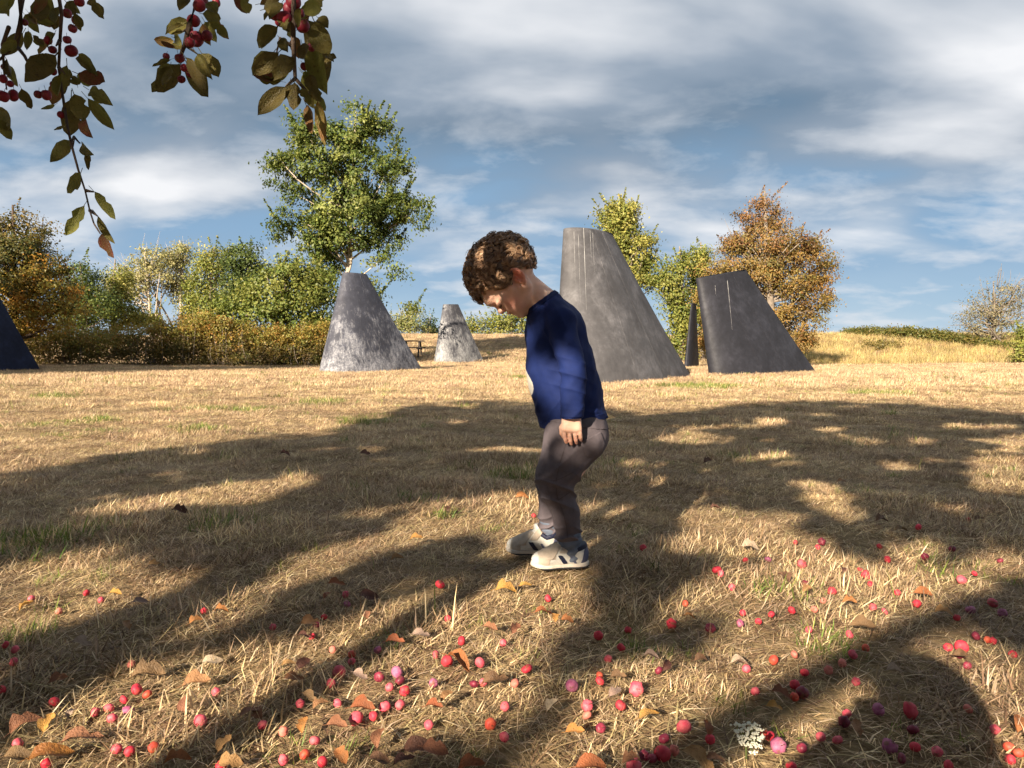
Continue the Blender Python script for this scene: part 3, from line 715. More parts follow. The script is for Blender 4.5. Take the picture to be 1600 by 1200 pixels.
# ------------------------------------------------------------------ bench far off between two fins
def bench():
    D = 33.5; c = at(645, 566, D); z0 = float(terrain(c.x, D)); root = empty('picnic_table', (c.x, D, z0))
    tag(root, 'small dark picnic table far off between the white-scuffed fin and smallest fin', 'table')
    m = plain('weathered_dark_wood', (0.06, 0.05, 0.045), 0.8, 0.2, 0.3, 6.0)
    hx = 0.5
    for k in range(4):
        MB().box((c.x, D - 0.26 + 0.175 * k, z0 + 0.72), (2 * hx, 0.15, 0.045)).obj('top_plank', m, root, False)
    for sgn in (-1, 1):
        MB().box((c.x, D + sgn * 0.62, z0 + 0.43), (2 * hx, 0.26, 0.045)).obj('seat_plank', m, root, False)
        x = c.x + sgn * (hx - 0.18)
        for q in (-1, 1):
            MB().tube([(x, D + q * 0.62, z0 - 0.03), (x, D + q * 0.2, z0 + 0.70)], 0.045, 4).obj('leg', m, root, False)
        MB().box((x, D, z0 + 0.375), (0.05, 1.44, 0.06)).obj('cross_beam', m, root, False)
bench()
# ------------------------------------------------------------------ the boy: surfaces grown from a distance field
def vround(a, b, ra, rb):
    a = np.array(a, np.float32); b = np.array(b, np.float32); ab = b - a; L2 = float(ab @ ab) + 1e-12
    def f(X, Y, Z):
        t = np.clip(((X - a[0]) * ab[0] + (Y - a[1]) * ab[1] + (Z - a[2]) * ab[2]) / L2, 0, 1)
        return np.sqrt((X - a[0] - t * ab[0]) ** 2 + (Y - a[1] - t * ab[1]) ** 2 + (Z - a[2] - t * ab[2]) ** 2) - (ra + t * (rb - ra))
    m = max(ra, rb)
    return f, np.minimum(a, b) - m, np.maximum(a, b) + m

def vell(c, axes, r):
    """ellipsoid; axes = three unit vectors (rows)"""
    c = np.array(c, np.float32); A = np.array(axes, np.float32); r = np.array(r, np.float32)
    def f(X, Y, Z):
        q = [(X - c[0]) * A[i, 0] + (Y - c[1]) * A[i, 1] + (Z - c[2]) * A[i, 2] for i in range(3)]
        k0 = np.sqrt(sum((q[i] / r[i]) ** 2 for i in range(3))); k1 = np.sqrt(sum((q[i] / r[i] ** 2) ** 2 for i in range(3))) + 1e-9
        return k0 * (k0 - 1) / k1
    m = r.max()
    return f, c - m, c + m

class Vol:
    def __init__(s, lo, hi, res):
        s.lo = np.array(lo, float); s.res = res
        s.n = np.ceil((np.array(hi) - s.lo) / res).astype(int) + 1
        s.ax = [(s.lo[i] + np.arange(s.n[i]) * res).astype(np.float32) for i in range(3)]
        s.f = np.full(s.n, 0.2, np.float32)
    def sl(s, lo, hi, pad):
        r = []
        for i in range(3):
            a = max(0, int((lo[i] - pad - s.lo[i]) / s.res)); b = min(s.n[i], int((hi[i] + pad - s.lo[i]) / s.res) + 2)
            if b <= a: return None
            r.append(slice(a, b))
        return tuple(r)
    def grids(s, q):
        return s.ax[0][q[0]][:, None, None], s.ax[1][q[1]][None, :, None], s.ax[2][q[2]][None, None, :]
    def add(s, prim, k=0.0):
        f, lo, hi = prim; q = s.sl(lo, hi, k + 0.02)
        if q is None: return s
        d = f(*s.grids(q)); a = s.f[q]
        if k > 0:
            h = np.maximum(k - np.abs(a - d), 0) / k; s.f[q] = np.minimum(a, d) - h * h * k * 0.25
        else: s.f[q] = np.minimum(a, d)
        return s
    def sub(s, prim, k=0.0):
        f, lo, hi = prim; q = s.sl(lo, hi, k + 0.02)
        if q is None: return s
        d = -f(*s.grids(q)); a = s.f[q]
        if k > 0:
            h = np.maximum(k - np.abs(a - d), 0) / k; s.f[q] = np.maximum(a, d) + h * h * k * 0.25
        else: s.f[q] = np.maximum(a, d)
        return s
    def plane(s, p, n, k=0.0):
        """cut away what lies on the side n points to"""
        n = np.array(n, float); n /= np.linalg.norm(n); X, Y, Z = s.grids((slice(None),) * 3)
        d = ((X - p[0]) * n[0] + (Y - p[1]) * n[1] + (Z - p[2]) * n[2]).astype(np.float32)
        s.f = np.maximum(s.f, d); return s
    def warp(s, fn):
        """add fn(X, Y, Z) to the field near the surface"""
        s.f = s.f + fn(*s.grids((slice(None),) * 3)).astype(np.float32); return s
    def mesh(s):
        f = s.f; I8 = [(i, j, k) for i in (0, 1) for j in (0, 1) for k in (0, 1)]
        sg = (f < 0); nx, ny, nz = f.shape
        c = np.zeros((nx - 1, ny - 1, nz - 1), np.int8)
        for i, j, k in I8: c += sg[i:nx - 1 + i, j:ny - 1 + j, k:nz - 1 + k]
        act = (c > 0) & (c < 8); I = np.argwhere(act); idx = np.full(act.shape, -1, np.int64); idx[act] = np.arange(len(I))
        acc = np.zeros((len(I), 3)); cnt = np.zeros(len(I))
        for a in I8:
            for ax in range(3):
                if a[ax]: continue
                b = list(a); b[ax] = 1
                fa = f[I[:, 0] + a[0], I[:, 1] + a[1], I[:, 2] + a[2]]; fb = f[I[:, 0] + b[0], I[:, 1] + b[1], I[:, 2] + b[2]]
                m = (fa < 0) != (fb < 0); t = np.zeros(len(I)); t[m] = fa[m] / (fa[m] - fb[m])
                p = np.array(a, float) + t[:, None] * (np.array(b) - np.array(a)); acc[m] += p[m]; cnt[m] += 1
        V = s.lo + (I + acc / cnt[:, None]) * s.res
        Q = []
        for ax in range(3):
            u, v = (ax + 1) % 3, (ax + 2) % 3
            s0 = [slice(None)] * 3; s1 = [slice(None)] * 3; s0[ax] = slice(0, -1); s1[ax] = slice(1, None)
            ch = sg[tuple(s0)] != sg[tuple(s1)]; E = np.argwhere(ch)
            ok = (E[:, u] > 0) & (E[:, v] > 0) & (E[:, u] < f.shape[u] - 1) & (E[:, v] < f.shape[v] - 1); E = E[ok]
            ins = sg[E[:, 0], E[:, 1], E[:, 2]]
            def cell(du, dv):
                e = E.copy(); e[:, u] += du; e[:, v] += dv; return idx[e[:, 0], e[:, 1], e[:, 2]]
            q = np.stack([cell(-1, -1), cell(0, -1), cell(0, 0), cell(-1, 0)], 1); q[~ins] = q[~ins][:, ::-1]; Q.append(q)
        return V, np.concatenate(Q)

def wob(X, Y, Z, f, seed):
    """cheap smooth noise, about -1..1"""
    a = np.sin(f * (X + 0.6 * Y) + seed) * np.sin(f * 1.13 * (Z - 0.4 * X) + 1.7 * seed) + np.sin(f * 0.83 * (Y - 0.5 * Z) + 2.3 * seed) * np.sin(f * 1.31 * (X + 0.3 * Z) + 0.6 * seed)
    return a * 0.5

def vnormals(V, Q):
    n = np.zeros_like(V); fn = np.cross(V[Q[:, 2]] - V[Q[:, 0]], V[Q[:, 3]] - V[Q[:, 1]])
    for k in range(4): np.add.at(n, Q[:, k], fn)
    return n / (np.linalg.norm(n, axis=1)[:, None] + 1e-12)

def patch(V, Q, cond, off):
    """the faces whose corners satisfy cond, lifted by off and closed with a rim down to the surface: a sewn-on piece"""
    N = vnormals(V, Q); fm = cond[Q].all(1); q = Q[fm]
    if len(q) == 0: return np.zeros((0, 3)), np.zeros((0, 4), int)
    used = np.unique(q); rem = np.full(len(V), -1); rem[used] = np.arange(len(used)); q = rem[q]; n = len(used)
    top = V[used] + N[used] * off; bot = V[used] - N[used] * 0.0015
    from collections import Counter
    ed = np.concatenate([q[:, [0, 1]], q[:, [1, 2]], q[:, [2, 3]], q[:, [3, 0]]])
    key = np.sort(ed, 1); kk = key[:, 0].astype(np.int64) * n + key[:, 1]; u, inv, ct = np.unique(kk, return_inverse=True, return_counts=True)
    b = ed[ct[inv] == 1]
    for _ in range(6):                      # even out the cut edge
        acc = np.zeros((n, 3)); cn = np.zeros(n)
        np.add.at(acc, b[:, 0], top[b[:, 1]]); np.add.at(acc, b[:, 1], top[b[:, 0]]); np.add.at(cn, b[:, 0], 1); np.add.at(cn, b[:, 1], 1)
        e = cn > 0; mv = 0.5 * (acc[e] / cn[e][:, None] - top[e]); top[e] += mv; bot[e] += mv
    rim = np.stack([b[:, 1], b[:, 0], b[:, 0] + n, b[:, 1] + n], 1)
    return np.concatenate([top, bot]), np.concatenate([q, rim])

def fabric(name, color, rough=0.85, weave=900.0, var=0.18, bump=0.25, attr=False, sheen=0.0):
    m, t = material(name)
    co = t.n('ShaderNodeTexCoord').outputs['Object']
    n = t.noise(co, 35.0, 5, 0.65)
    base = t.n('ShaderNodeAttribute', attribute_name='Col').outputs[0] if attr else None
    k = t.ramp(n, [(0.3, 1 - var), (0.7, 1 + var)])
    c = t.mix(1.0, base if attr else color, k, 'MULTIPLY')
    p = t.n('ShaderNodeBsdfPrincipled', i_Roughness=rough); p.inputs['Specular IOR Level'].default_value = 0.2
    if sheen: p.inputs['Sheen Weight'].default_value = sheen
    t.l(c, p.inputs['Base Color'])
    b = t.n('ShaderNodeBump', i_Strength=bump, i_Distance=0.0012); t.l(t.math('ADD', t.noise(co, weave, 2, 0.5), t.math('MULTIPLY', t.noise(co, 60.0, 4, 0.6), 1.5)), b.inputs['Height']); t.l(b.outputs[0], p.inputs['Normal'])
    out(t, p.outputs[0])
    return m

def skin_material():
    m, t = material('child_skin')
    a = t.n('ShaderNodeAttribute', attribute_name='Col')
    co = t.n('ShaderNodeTexCoord').outputs['Object']
    k = t.ramp(t.noise(co, 55.0, 5, 0.6), [(0.3, 0.93), (0.7, 1.06)])
    c = t.mix(1.0, a.outputs[0], k, 'MULTIPLY')
    p = t.n('ShaderNodeBsdfPrincipled', i_Roughness=0.48); p.inputs['Specular IOR Level'].default_value = 0.35
    t.l(c, p.inputs['Base Color'])
    p.inputs['Subsurface Weight'].default_value = 0.22; p.inputs['Subsurface Radius'].default_value = (0.012, 0.005, 0.003); p.inputs['Subsurface Scale'].default_value = 0.6
    b = t.n('ShaderNodeBump', i_Strength=0.12, i_Distance=0.0006); t.l(t.noise(co, 700.0, 2, 0.5), b.inputs['Height']); t.l(b.outputs[0], p.inputs['Normal'])
    out(t, p.outputs[0])
    return m

def boy():
    DC = 1.96; PX = DC / F
    foot = ground(880, 890)
    root = empty('person', (foot.x, DC, foot.z))
    tag(root, 'curly haired toddler in a navy sweatshirt bending his head to look at the grass', 'child')
    A = lambda px, py, d=0.0: np.array(at(px, py, DC + d), float)
    # ---- head frame: f = facing, u = crown, s = towards the camera
    C = A(783, 425, -0.005); ang = R(55)
    fv = np.array([-math.cos(ang), 0, -math.sin(ang)]); uv = np.array([-math.sin(ang), 0, math.cos(ang)]); sv = np.array([0, -1.0, 0])
    tw = R(4)    # the face turns a touch away
    fv2 = fv * math.cos(tw) - sv * math.sin(tw); sv = sv * math.cos(tw) + fv * math.sin(tw); fv = fv2
    H = lambda f, u, s_=0.0: C + (fv * f + uv * u + sv * s_) * PX
    hax = np.array([fv, uv, sv])
    E = lambda c, r, ax=hax: vell(H(*c), ax, np.array(r) * PX)
    RC = lambda a, b, ra, rb: vround(H(*a), H(*b), ra * PX, rb * PX)
    lo = (min(A(715, 500)[0], A(830, 500)[0]) - 0.02, DC - 0.20, -0.02); hi = (A(960, 500)[0], DC + 0.19, A(770, 360)[2] + 0.02)
    v = Vol(lo, hi, 0.0024)
    # trunk and limbs under the clothes
    for dy in (-0.014, 0.014):
        v.add(vround(A(866, 520, dy), A(884, 610, dy), 0.060, 0.070), 0.03)
        v.add(vround(A(884, 610, dy), A(898, 668, dy), 0.070, 0.070), 0.03)
    sh_n, el_n, wr_n = A(877, 503, -0.088), A(896, 585, -0.134), A(893, 652, -0.138)
    sh_f, el_f, wr_f = A(874, 503, 0.088), A(886, 585, 0.124), A(880, 650, 0.128)
    for (a, b, c) in ((sh_n, el_n, wr_n), (sh_f, el_f, wr_f)):
        v.add(vround(a, b, 0.027, 0.023), 0.03); v.add(vround(b, c, 0.023, 0.018), 0.01)
    hip_n, kn_n, an_n = A(908, 688, -0.055), A(868, 762, -0.070), A(892, 862, -0.062)
    hip_f, kn_f, an_f = A(900, 688, 0.050), A(864, 766, 0.055), A(857, 852, 0.065)
    for (a, b, c) in ((hip_n, kn_n, an_n), (hip_f, kn_f, an_f)):
        v.add(vround(a, b, 0.055, 0.038), 0.03); v.add(vround(b, c, 0.030, 0.016), 0.015)
        v.add(vround(c, c + np.array([-0.045, 0, -0.012]), 0.015, 0.010), 0.01)
    # neck
    v.add(vround(A(817, 441), A(850, 474), 0.0335, 0.041), 0.012)
    v.add(vround(A(852, 478, -0.03), A(875, 500, -0.075), 0.032, 0.030), 0.03); v.add(vround(A(852, 478, 0.03), A(875, 500, 0.075), 0.032, 0.030), 0.03)
    # head
    h = Vol(H(0, 0)[0:3] - 0.135, H(0, 0)[0:3] + 0.135, 0.0018)
    h.add(E((-1, 3, 0), (51, 47, 41)))
    h.add(E((-14, -2, 0), (38, 40, 42)), 0.01)
    h.add(E((14, -33, 0), (30, 37, 33)), 0.014)
    for q in (-1, 1):
        h.add(E((22, -44, q * 17), (20, 19, 17)), 0.012)                   # cheek
        h.add(RC((-2, -42, q * 26), (28, -60, q * 8), 13, 11), 0.012)     # jaw
        h.add(RC((28, -30, q * 24), (12, -30, q * 33), 10, 9), 0.012)      # cheek bone
    h.add(E((30, -61, 0), (11.5, 8.5, 12)), 0.012)                          # chin
    h.add(RC((45.0, -12, -13), (45.0, -12, 13), 8.6, 8.6), 0.024)            # brow
    for q in (-1, 1):
        h.sub(E((53, -26.5, q * 17.5), (9, 5.5, 9)), 0.012)              # socket
        h.add(E((37.5, -27, q * 17), (8.2, 7.6, 9.5)), 0.003)              # lid over the eyeball
        h.sub(RC((46.5, -30.2, q * 10.5), (42.5, -29.8, q * 25), 0.5, 0.5), 0.0016)   # lid line
    h.add(RC((44.5, -23, 0), (48.5, -34.5, 0), 4.2, 5.6), 0.008)             # nose
    for q in (-1, 1):
        h.add(E((46, -37, q * 5.2), (4.6, 3.8, 3.9)), 0.003)
        h.sub(E((48.2, -40.5, q * 3.2), (2.2, 1.6, 1.5)), 0.002)
    h.add(E((40.5, -46, 0), (7.4, 4.4, 11)), 0.004)                          # lips
    h.add(E((38.4, -53.2, 0), (5.8, 3.6, 9)), 0.004)
    h.sub(RC((46.5, -49.4, 0), (38.5, -47.6, 13), 0.9, 0.7), 0.002); h.sub(RC((46.5, -49.4, 0), (38.5, -47.6, -13), 0.9, 0.7), 0.002)
    for q in (-1, 1):                                                       # ears, standing a little off the head
        th = R(24); e0 = fv * math.cos(th) - q * sv * math.sin(th); e2 = q * sv * math.cos(th) + fv * math.sin(th)
        ax = np.array([e0, uv, e2]); c0 = (-9, -25.5, q * 42.5)
        h.add(vell(H(*c0), ax, np.array((10.8, 14.8, 4.0)) * PX), 0.004)
        cc = H(*c0) + e2 * 4.2 * PX
        h.sub(vell(cc + (e0 * 0.2 + uv * 0.5) * PX, ax, np.array((7.4, 11.0, 4.2)) * PX), 0.0015)
        h.add(vround(cc + (-e0 * 2.5 + uv * 6.0 - e2 * 3) * PX, cc + (-e0 * 3.6 - uv * 3.5 - e2 * 3) * PX, 1.6 * PX, 1.6 * PX), 0.0025)
        h.add(vell(cc + (e0 * 5.0 - uv * 2 - e2 * 2.0) * PX, ax, np.array((2.4, 3.4, 2.4)) * PX), 0.0025)
        h.add(vell(H(*c0) - (uv * 13 - e0 * 1.5) * PX, ax, np.array((4.8, 4.6, 3.4)) * PX), 0.003)
    # put the finer head field into the body field (resampled), then carry on as ONE surface
    hx, hy, hz = h.n; q = v.sl(h.lo, h.lo + (h.n - 1) * h.res, 0)
    gx, gy, gz = v.grids(q)
    def lerp3(vol, X, Y, Z):
        S = np.broadcast_shapes(X.shape, Y.shape, Z.shape)
        fx = (np.broadcast_to(X, S) - vol.lo[0]) / vol.res; fy = (np.broadcast_to(Y, S) - vol.lo[1]) / vol.res; fz = (np.broadcast_to(Z, S) - vol.lo[2]) / vol.res
        ok = (fx >= 0) & (fy >= 0) & (fz >= 0) & (fx < vol.n[0] - 1.001) & (fy < vol.n[1] - 1.001) & (fz < vol.n[2] - 1.001)
        fx = np.clip(fx, 0, vol.n[0] - 1.001); fy = np.clip(fy, 0, vol.n[1] - 1.001); fz = np.clip(fz, 0, vol.n[2] - 1.001)
        i, j, k = fx.astype(int), fy.astype(int), fz.astype(int); fx = fx - i; fy = fy - j; fz = fz - k; r = 0
        for a in (0, 1):
            for b in (0, 1):
                for c in (0, 1): r = r + vol.f[i + a, j + b, k + c] * (fx if a else 1 - fx) * (fy if b else 1 - fy) * (fz if c else 1 - fz)
        r = np.where(ok, r, 0.2); return r
    a_ = v.f[q]; d_ = lerp3(h, gx, gy, gz).astype(np.float32); kk = 0.012
    hh = np.maximum(kk - np.abs(a_ - d_), 0) / kk; v.f[q] = np.minimum(a_, d_) - hh * hh * kk * 0.25
    # hands: palm, four fingers of unequal length with a bend, thumb from the side of the palm
    mmx = np.array([1.0, 0, 0]); mmz = np.array([0, 0, 1.0])
    def hand(wr, side, near):
        palm0 = wr + np.array([0, 0, -0.004]); palm1 = wr + np.array([0.000, 0.004 * side, -0.028])
        for dx in (-0.016, -0.005, 0.006, 0.015):
            v.add(vround(palm0 + mmx * dx * 0.75, palm1 + mmx * dx, 0.0125, 0.0105), 0.006)
        # knuckle x offset, lengths of three bones, direction lean
        for dx, L, lean, dep in ((-0.0210, 0.042, 0.16, 0.0), (-0.0072, 0.046, 0.12, -0.002), (0.0062, 0.043, 0.12, -0.001), (0.0185, 0.034, 0.12, 0.001)):
            k0 = palm1 + np.array([dx, side * dep, 0.004]); d1 = np.array([lean * 0.9, side * 0.10, -1.0]); d1 /= np.linalg.norm(d1)
            k1 = k0 + d1 * L * 0.45; d2 = np.array([lean * 1.5, -side * 0.30, -0.95]); d2 /= np.linalg.norm(d2); k2 = k1 + d2 * L * 0.32
            d3 = np.array([lean * 1.8, -side * 0.65, -0.8]); d3 /= np.linalg.norm(d3); k3 = k2 + d3 * L * 0.26
            v.add(vround(k0, k1, 0.0058, 0.0052), 0.002); v.add(vround(k1, k2, 0.0053, 0.0050), 0.001); v.add(vround(k2, k3, 0.0050, 0.0043), 0.001)
        t0 = palm0 + np.array([-0.012, -side * 0.008, -0.008]); t1 = t0 + np.array([-0.010, -side * 0.012, -0.016]); t2 = t1 + np.array([0.0, -side * 0.006, -0.014]); t3 = t2 + np.array([0.005, -side * 0.002, -0.010])
        v.add(vround(t0, t1, 0.0095, 0.0075), 0.005); v.add(vround(t1, t2, 0.0072, 0.0064), 0.001); v.add(vround(t2, t3, 0.0064, 0.0052), 0.001)
    hand(wr_n, -1, True); hand(wr_f, 1, False)
    V, Q = v.mesh()
    # skin colour: rosy cheeks, ears, lips, nose and finger tips
    loc = (V - C) / PX; lf, lu, ls = loc @ fv, loc @ uv, loc @ sv
    skin = np.tile(np.array([0.74, 0.455, 0.335]), (len(V), 1))
    def tint(c, wgt):
        w_ = np.clip(wgt, 0, 1)[:, None]; skin[:] = skin * (1 - w_) + np.array(c) * w_
    bl = lambda c, r: np.exp(-(((lf - c[0]) / r[0]) ** 2 + ((lu - c[1]) / r[1]) ** 2 + ((np.abs(ls) - c[2]) / r[2]) ** 2))
    tint((0.68, 0.26, 0.19), 0.75 * bl((26, -42, 28), (14, 13, 14)))
    tint((0.62, 0.15, 0.09), 0.95 * bl((-9, -25, 46), (15, 18, 8)))
    tint((0.64, 0.28, 0.20), 0.6 * bl((50, -36, 0), (8, 6, 8)))
    tint((0.50, 0.15, 0.13), 0.85 * bl((45, -49.5, 0), (8, 5.0, 10)))
    tint((0.40, 0.19, 0.14), 0.55 * bl((43, -28, 18), (7, 3.5, 9)))
    hz_ = np.linalg.norm(V - wr_n, axis=1); tint((0.66, 0.29, 0.20), 0.6 * smooth(0.035, 0.075, hz_) * (hz_ < 0.1))
    body = mesh_obj('body', V, Q, skin_material(), root, skin)
    # eyebrow and lashes
    hairm = M['hair'] = leafy('brown_hair', 0.18, 0.36, 0.6, (1.0, 0.9, 0.8))
    g = random.Random(5); hv = V[np.linalg.norm(V - C, axis=1) < 0.14]
    def snap(p_): return hv[int(np.argmin(((hv - p_) ** 2).sum(1)))]
    for q in (-1, 1):
        mb = MB(); mb2 = MB()
        for k in range(46):
            t_ = k / 45; f0 = 53.5 - 15 * t_ ** 1.6; u0 = -16.5 + 3.0 * math.sin(t_ * 2.6) ; s0 = q * (7 + 21 * t_)
            p = snap(H(f0, u0 + g.uniform(-1.3, 1.3), s0))
            mb.tube([p, p + (uv * 0.5 + sv * q * 3.2 - fv * 1.6) * PX], [0.26 * PX, 0.10 * PX], 3, (0.30, 0.175, 0.11))
        for k in range(26):
            t_ = k / 25; p = snap(H(46.8 - 6.0 * t_ ** 1.5, -30.6 + 1.2 * math.sin(t_ * 3.1), q * (9.5 + 16.5 * t_)))
            p2 = p + (fv * 2.4 - uv * (2.4 + g.random()) + sv * q * 1.8) * PX
            mb2.tube([p, p2], [0.62 * PX, 0.15 * PX], 3, (0.03, 0.018, 0.012))
        mb.obj('eyebrow', hairm, root, col=True)['kind'] = 'stuff'; mb2.obj('eyelash', hairm, root, col=True)['kind'] = 'stuff'
    # ---- hair: a close cap, then some hundreds of ringlets
    def umin(f): return np.interp(f, [-50, -40, -28, -15, 7, 22, 37, 56], [-44, -44, -27, -14, -24, -9, 10, 5])
    cap = Vol(C - 0.13, C + 0.13, 0.003)
    cap.add(E((-1, 3, 0), (52.5, 48.5, 42.5))); cap.add(E((-14, -2, 0), (38.8, 41, 43)), 0.01)
    X, Y, Z = cap.grids((slice(None),) * 3)
    LF = ((X - C[0]) * fv[0] + (Y - C[1]) * fv[1] + (Z - C[2]) * fv[2]) / PX; LU = ((X - C[0]) * uv[0] + (Y - C[1]) * uv[1] + (Z - C[2]) * uv[2]) / PX
    cap.f = np.maximum(cap.f, ((umin(LF) - LU + 1.5) * PX * 0.6).astype(np.float32))
    cap.f += (0.0016 * wob(X, Y, Z, 380, 1.0)).astype(np.float32)
    cV, cQ = cap.mesh()
    hair_root = mesh_obj('hair', cV, cQ, hairm, root, np.tile(np.array([0.13, 0.078, 0.046]), (len(cV), 1)))
    g2 = np.random.default_rng(21); Vs = []; Fs = []; Cs = []; nv = 0
    pal = np.array([2.1, 2.2, 2.4]) * np.array([(0.115, 0.062, 0.033), (0.16, 0.090, 0.046), (0.21, 0.125, 0.066), (0.085, 0.046, 0.025), (0.27, 0.17, 0.095)])
    roots = []
    while len(roots) < 470:
        d = g2.normal(size=3); d /= np.linalg.norm(d)
        p = np.array([-3 + 52 * d[0], 3 + 48 * d[1], 42.5 * d[2]])
        if p[1] < umin(p[0]) + 1.0: continue
        if p[2] < -18 and g2.random() < 0.5: continue
        roots.append((p, d))
    down = np.array([0, 0, -1.0])
    for p, d in roots:
        P0 = C + (fv * p[0] + uv * p[1] + sv * p[2]) * PX
        nrm = fv * d[0] / 52 + uv * d[1] / 48 + sv * d[2] / 42.5; nrm /= np.linalg.norm(nrm)
        fringe = p[0] > 34
        # strands run away from the crown whorl at the back of the head
        whorl = C + (-fv * 30 + uv * 38) * PX
        tan = P0 - whorl; tan -= nrm * (tan @ nrm); tan /= np.linalg.norm(tan) + 1e-9
        L = (g2.uniform(13, 24) if not fringe else g2.uniform(12, 20)) * PX
        if p[0] < -25 and p[1] < 0: L *= 0.62
        if p[1] < umin(p[0]) + 7 and not fringe: L *= 0.6
        turns = g2.uniform(1.0, 2.1); rad0 = g2.uniform(4.2, 8.0) * PX; ph = g2.uniform(0, 6.28); hand_ = g2.choice((-1, 1))
        axis = tan * 0.85 + nrm * g2.uniform(0.05, 0.45) + down * (0.12 if not fringe else 0.35) + g2.normal(size=3) * 0.28; axis /= np.linalg.norm(axis)
        e1 = np.cross(axis, nrm); e1 /= np.linalg.norm(e1) + 1e-9; e2 = np.cross(axis, e1)
        base_c = pal[g2.integers(0, len(pal))] * g2.uniform(0.85, 1.2)
        nst = 14; lim0 = g2.uniform(6.5, 13.5) if g2.random() < 0.7 else g2.uniform(13, 17); edge = g2.uniform(-1.0, 8.0)
        for s_ in range(nst):
            fly = 2.5 if g2.random() < 0.07 else 1.0; off = g2.normal(size=3) * 0.75 * PX * fly; dph = g2.normal() * 0.10 * fly; rr = rad0 * g2.uniform(0.86, 1.10); n = 15; Ls = L * g2.uniform(0.82, 1.12)
            t_ = np.linspace(0, 1, n)[:, None]; an = ph + dph + hand_ * turns * 2 * math.pi * t_
            env = np.minimum(1, t_ * 4.0) * (1 - 0.25 * t_)
            path = P0 + off * (0.6 + 0.7 * t_) + nrm * (2.2 * PX + rr * 0.55 * env) + axis * Ls * t_ + (e1 * np.cos(an) + e2 * np.sin(an)) * rr * env
            lc = (path - C) / PX; cf, cu, cs_ = lc @ fv, lc @ uv, lc @ sv
            k0 = np.sqrt(((cf + 1) / np.where(cf < 0, 53.0, 51.0)) ** 2 + ((cu - 3) / 47) ** 2 + (cs_ / 42.5) ** 2); hgt = np.maximum(k0 - 1, 0) * 47; lim = lim0 * (1.0 if fly == 1.0 else 1.3)
            kn = 1 + lim * (1 - np.exp(-hgt / lim)) / 47; sc_ = np.where(k0 > 1, kn / k0, 1.0)
            cf, cu, cs_ = (cf + 1) * sc_ - 1, (cu - 3) * sc_ + 3, cs_ * sc_
            low_ = umin(cf) - np.where(cf > 40, 12.0, edge); cu = np.where(cu < low_, low_ + 0.25 * (cu - low_), cu)
            path = C + (cf[:, None] * fv + cu[:, None] * uv + cs_[:, None] * sv) * PX
            T = np.gradient(path, axis=0); T /= np.linalg.norm(T, axis=1)[:, None] + 1e-9
            a1 = np.cross(T, nrm); a1 /= np.linalg.norm(a1, axis=1)[:, None] + 1e-9; a2 = np.cross(T, a1)
            wr_ = (0.60 * PX * (1 - 0.65 * t_ ** 2))
            ring = np.stack([path + a1 * wr_, path - a1 * wr_ * 0.5 + a2 * wr_ * 0.87, path - a1 * wr_ * 0.5 - a2 * wr_ * 0.87], 1).reshape(-1, 3)
            i = np.arange(n - 1)[:, None, None] * 3; k = np.arange(3)[None, :, None]; k2 = (k + 1) % 3
            Fq = np.concatenate([i + k, i + k2, i + 3 + k2, i + 3 + k], 2).reshape(-1, 4) + nv
            cc = base_c * g2.uniform(0.8, 1.25)
            Vs.append(ring); Fs.append(Fq); Cs.append(np.repeat(cc * (0.8 + 0.45 * t_), 3, 0)); nv += len(ring)
    o = mesh_obj('ringlets', np.concatenate(Vs), np.concatenate(Fs), hairm, hair_root, np.concatenate(Cs)); o['kind'] = 'stuff'

    # ---- sweatshirt
    s = Vol((A(815, 500)[0], DC - 0.19, A(840, 680)[2]), (A(958, 500)[0], DC + 0.19, A(850, 440)[2]), 0.0022)
    for dy in (-0.014, 0.014):
        s.add(vround(A(867, 518, dy), A(876, 575, dy), 0.071, 0.080), 0.03)
        s.add(vround(A(876, 575, dy), A(886, 615, dy), 0.080, 0.081), 0.03)
        s.add(vround(A(886, 615, dy), A(897, 665, dy), 0.081, 0.083), 0.03)
    s.add(vround(A(851, 478), A(866, 510), 0.043, 0.066), 0.03)
    for q in (-1, 1):
        s.add(vround(A(858, 484, q * 0.035), A(876, 502, q * 0.088), 0.036, 0.038), 0.035)
    for (a, b, c) in ((sh_n, el_n, wr_n), (sh_f, el_f, wr_f)):
        cd = (c - b) / np.linalg.norm(c - b)
        s.add(vround(a, b, 0.038, 0.0320), 0.006); s.add(vround(b, c + cd * 0.03, 0.0320, 0.0280), 0.003)
    # folds: armpit and elbow creases, soft drapes low on the body
    el = el_n; shn = sh_n
    cre = lambda t_: (1 - np.abs(np.sin(t_))) ** 2 - 0.35
    def folds(X, Y, Z):
        r = 0.0034 * wob(X, Y, Z, 58, 2.0) + 0.0010 * wob(X, Y, Z, 130, 4.0)
        de = np.sqrt((X - el[0]) ** 2 + (Y - el[1]) ** 2 + (Z - el[2]) ** 2)
        r = r - 0.0062 * np.exp(-(de / 0.055) ** 2) * cre(85 * (Z + 0.55 * X) + 1.2 * np.sin(25 * X))
        ds = np.sqrt((X - shn[0] - 0.02) ** 2 + (Y - shn[1]) ** 2 + (Z - shn[2] + 0.05) ** 2)
        r = r - 0.0064 * np.exp(-(ds / 0.07) ** 2) * cre(62 * (X * 0.9 + Z * 0.45))
        dl = np.exp(-((Z - A(890, 640)[2]) / 0.05) ** 2)
        return r - 0.0046 * dl * cre(42 * (Z * 0.9 - X * 0.7) + 2 * np.sin(20 * Y))
    s.warp(folds)
    s.plane(A(847, 467.5), (-0.60, 0, 0.80))
    he0, he1 = A(845, 668), A(948, 652); hd = he1 - he0; hn = np.array([hd[2], 0, -hd[0]])
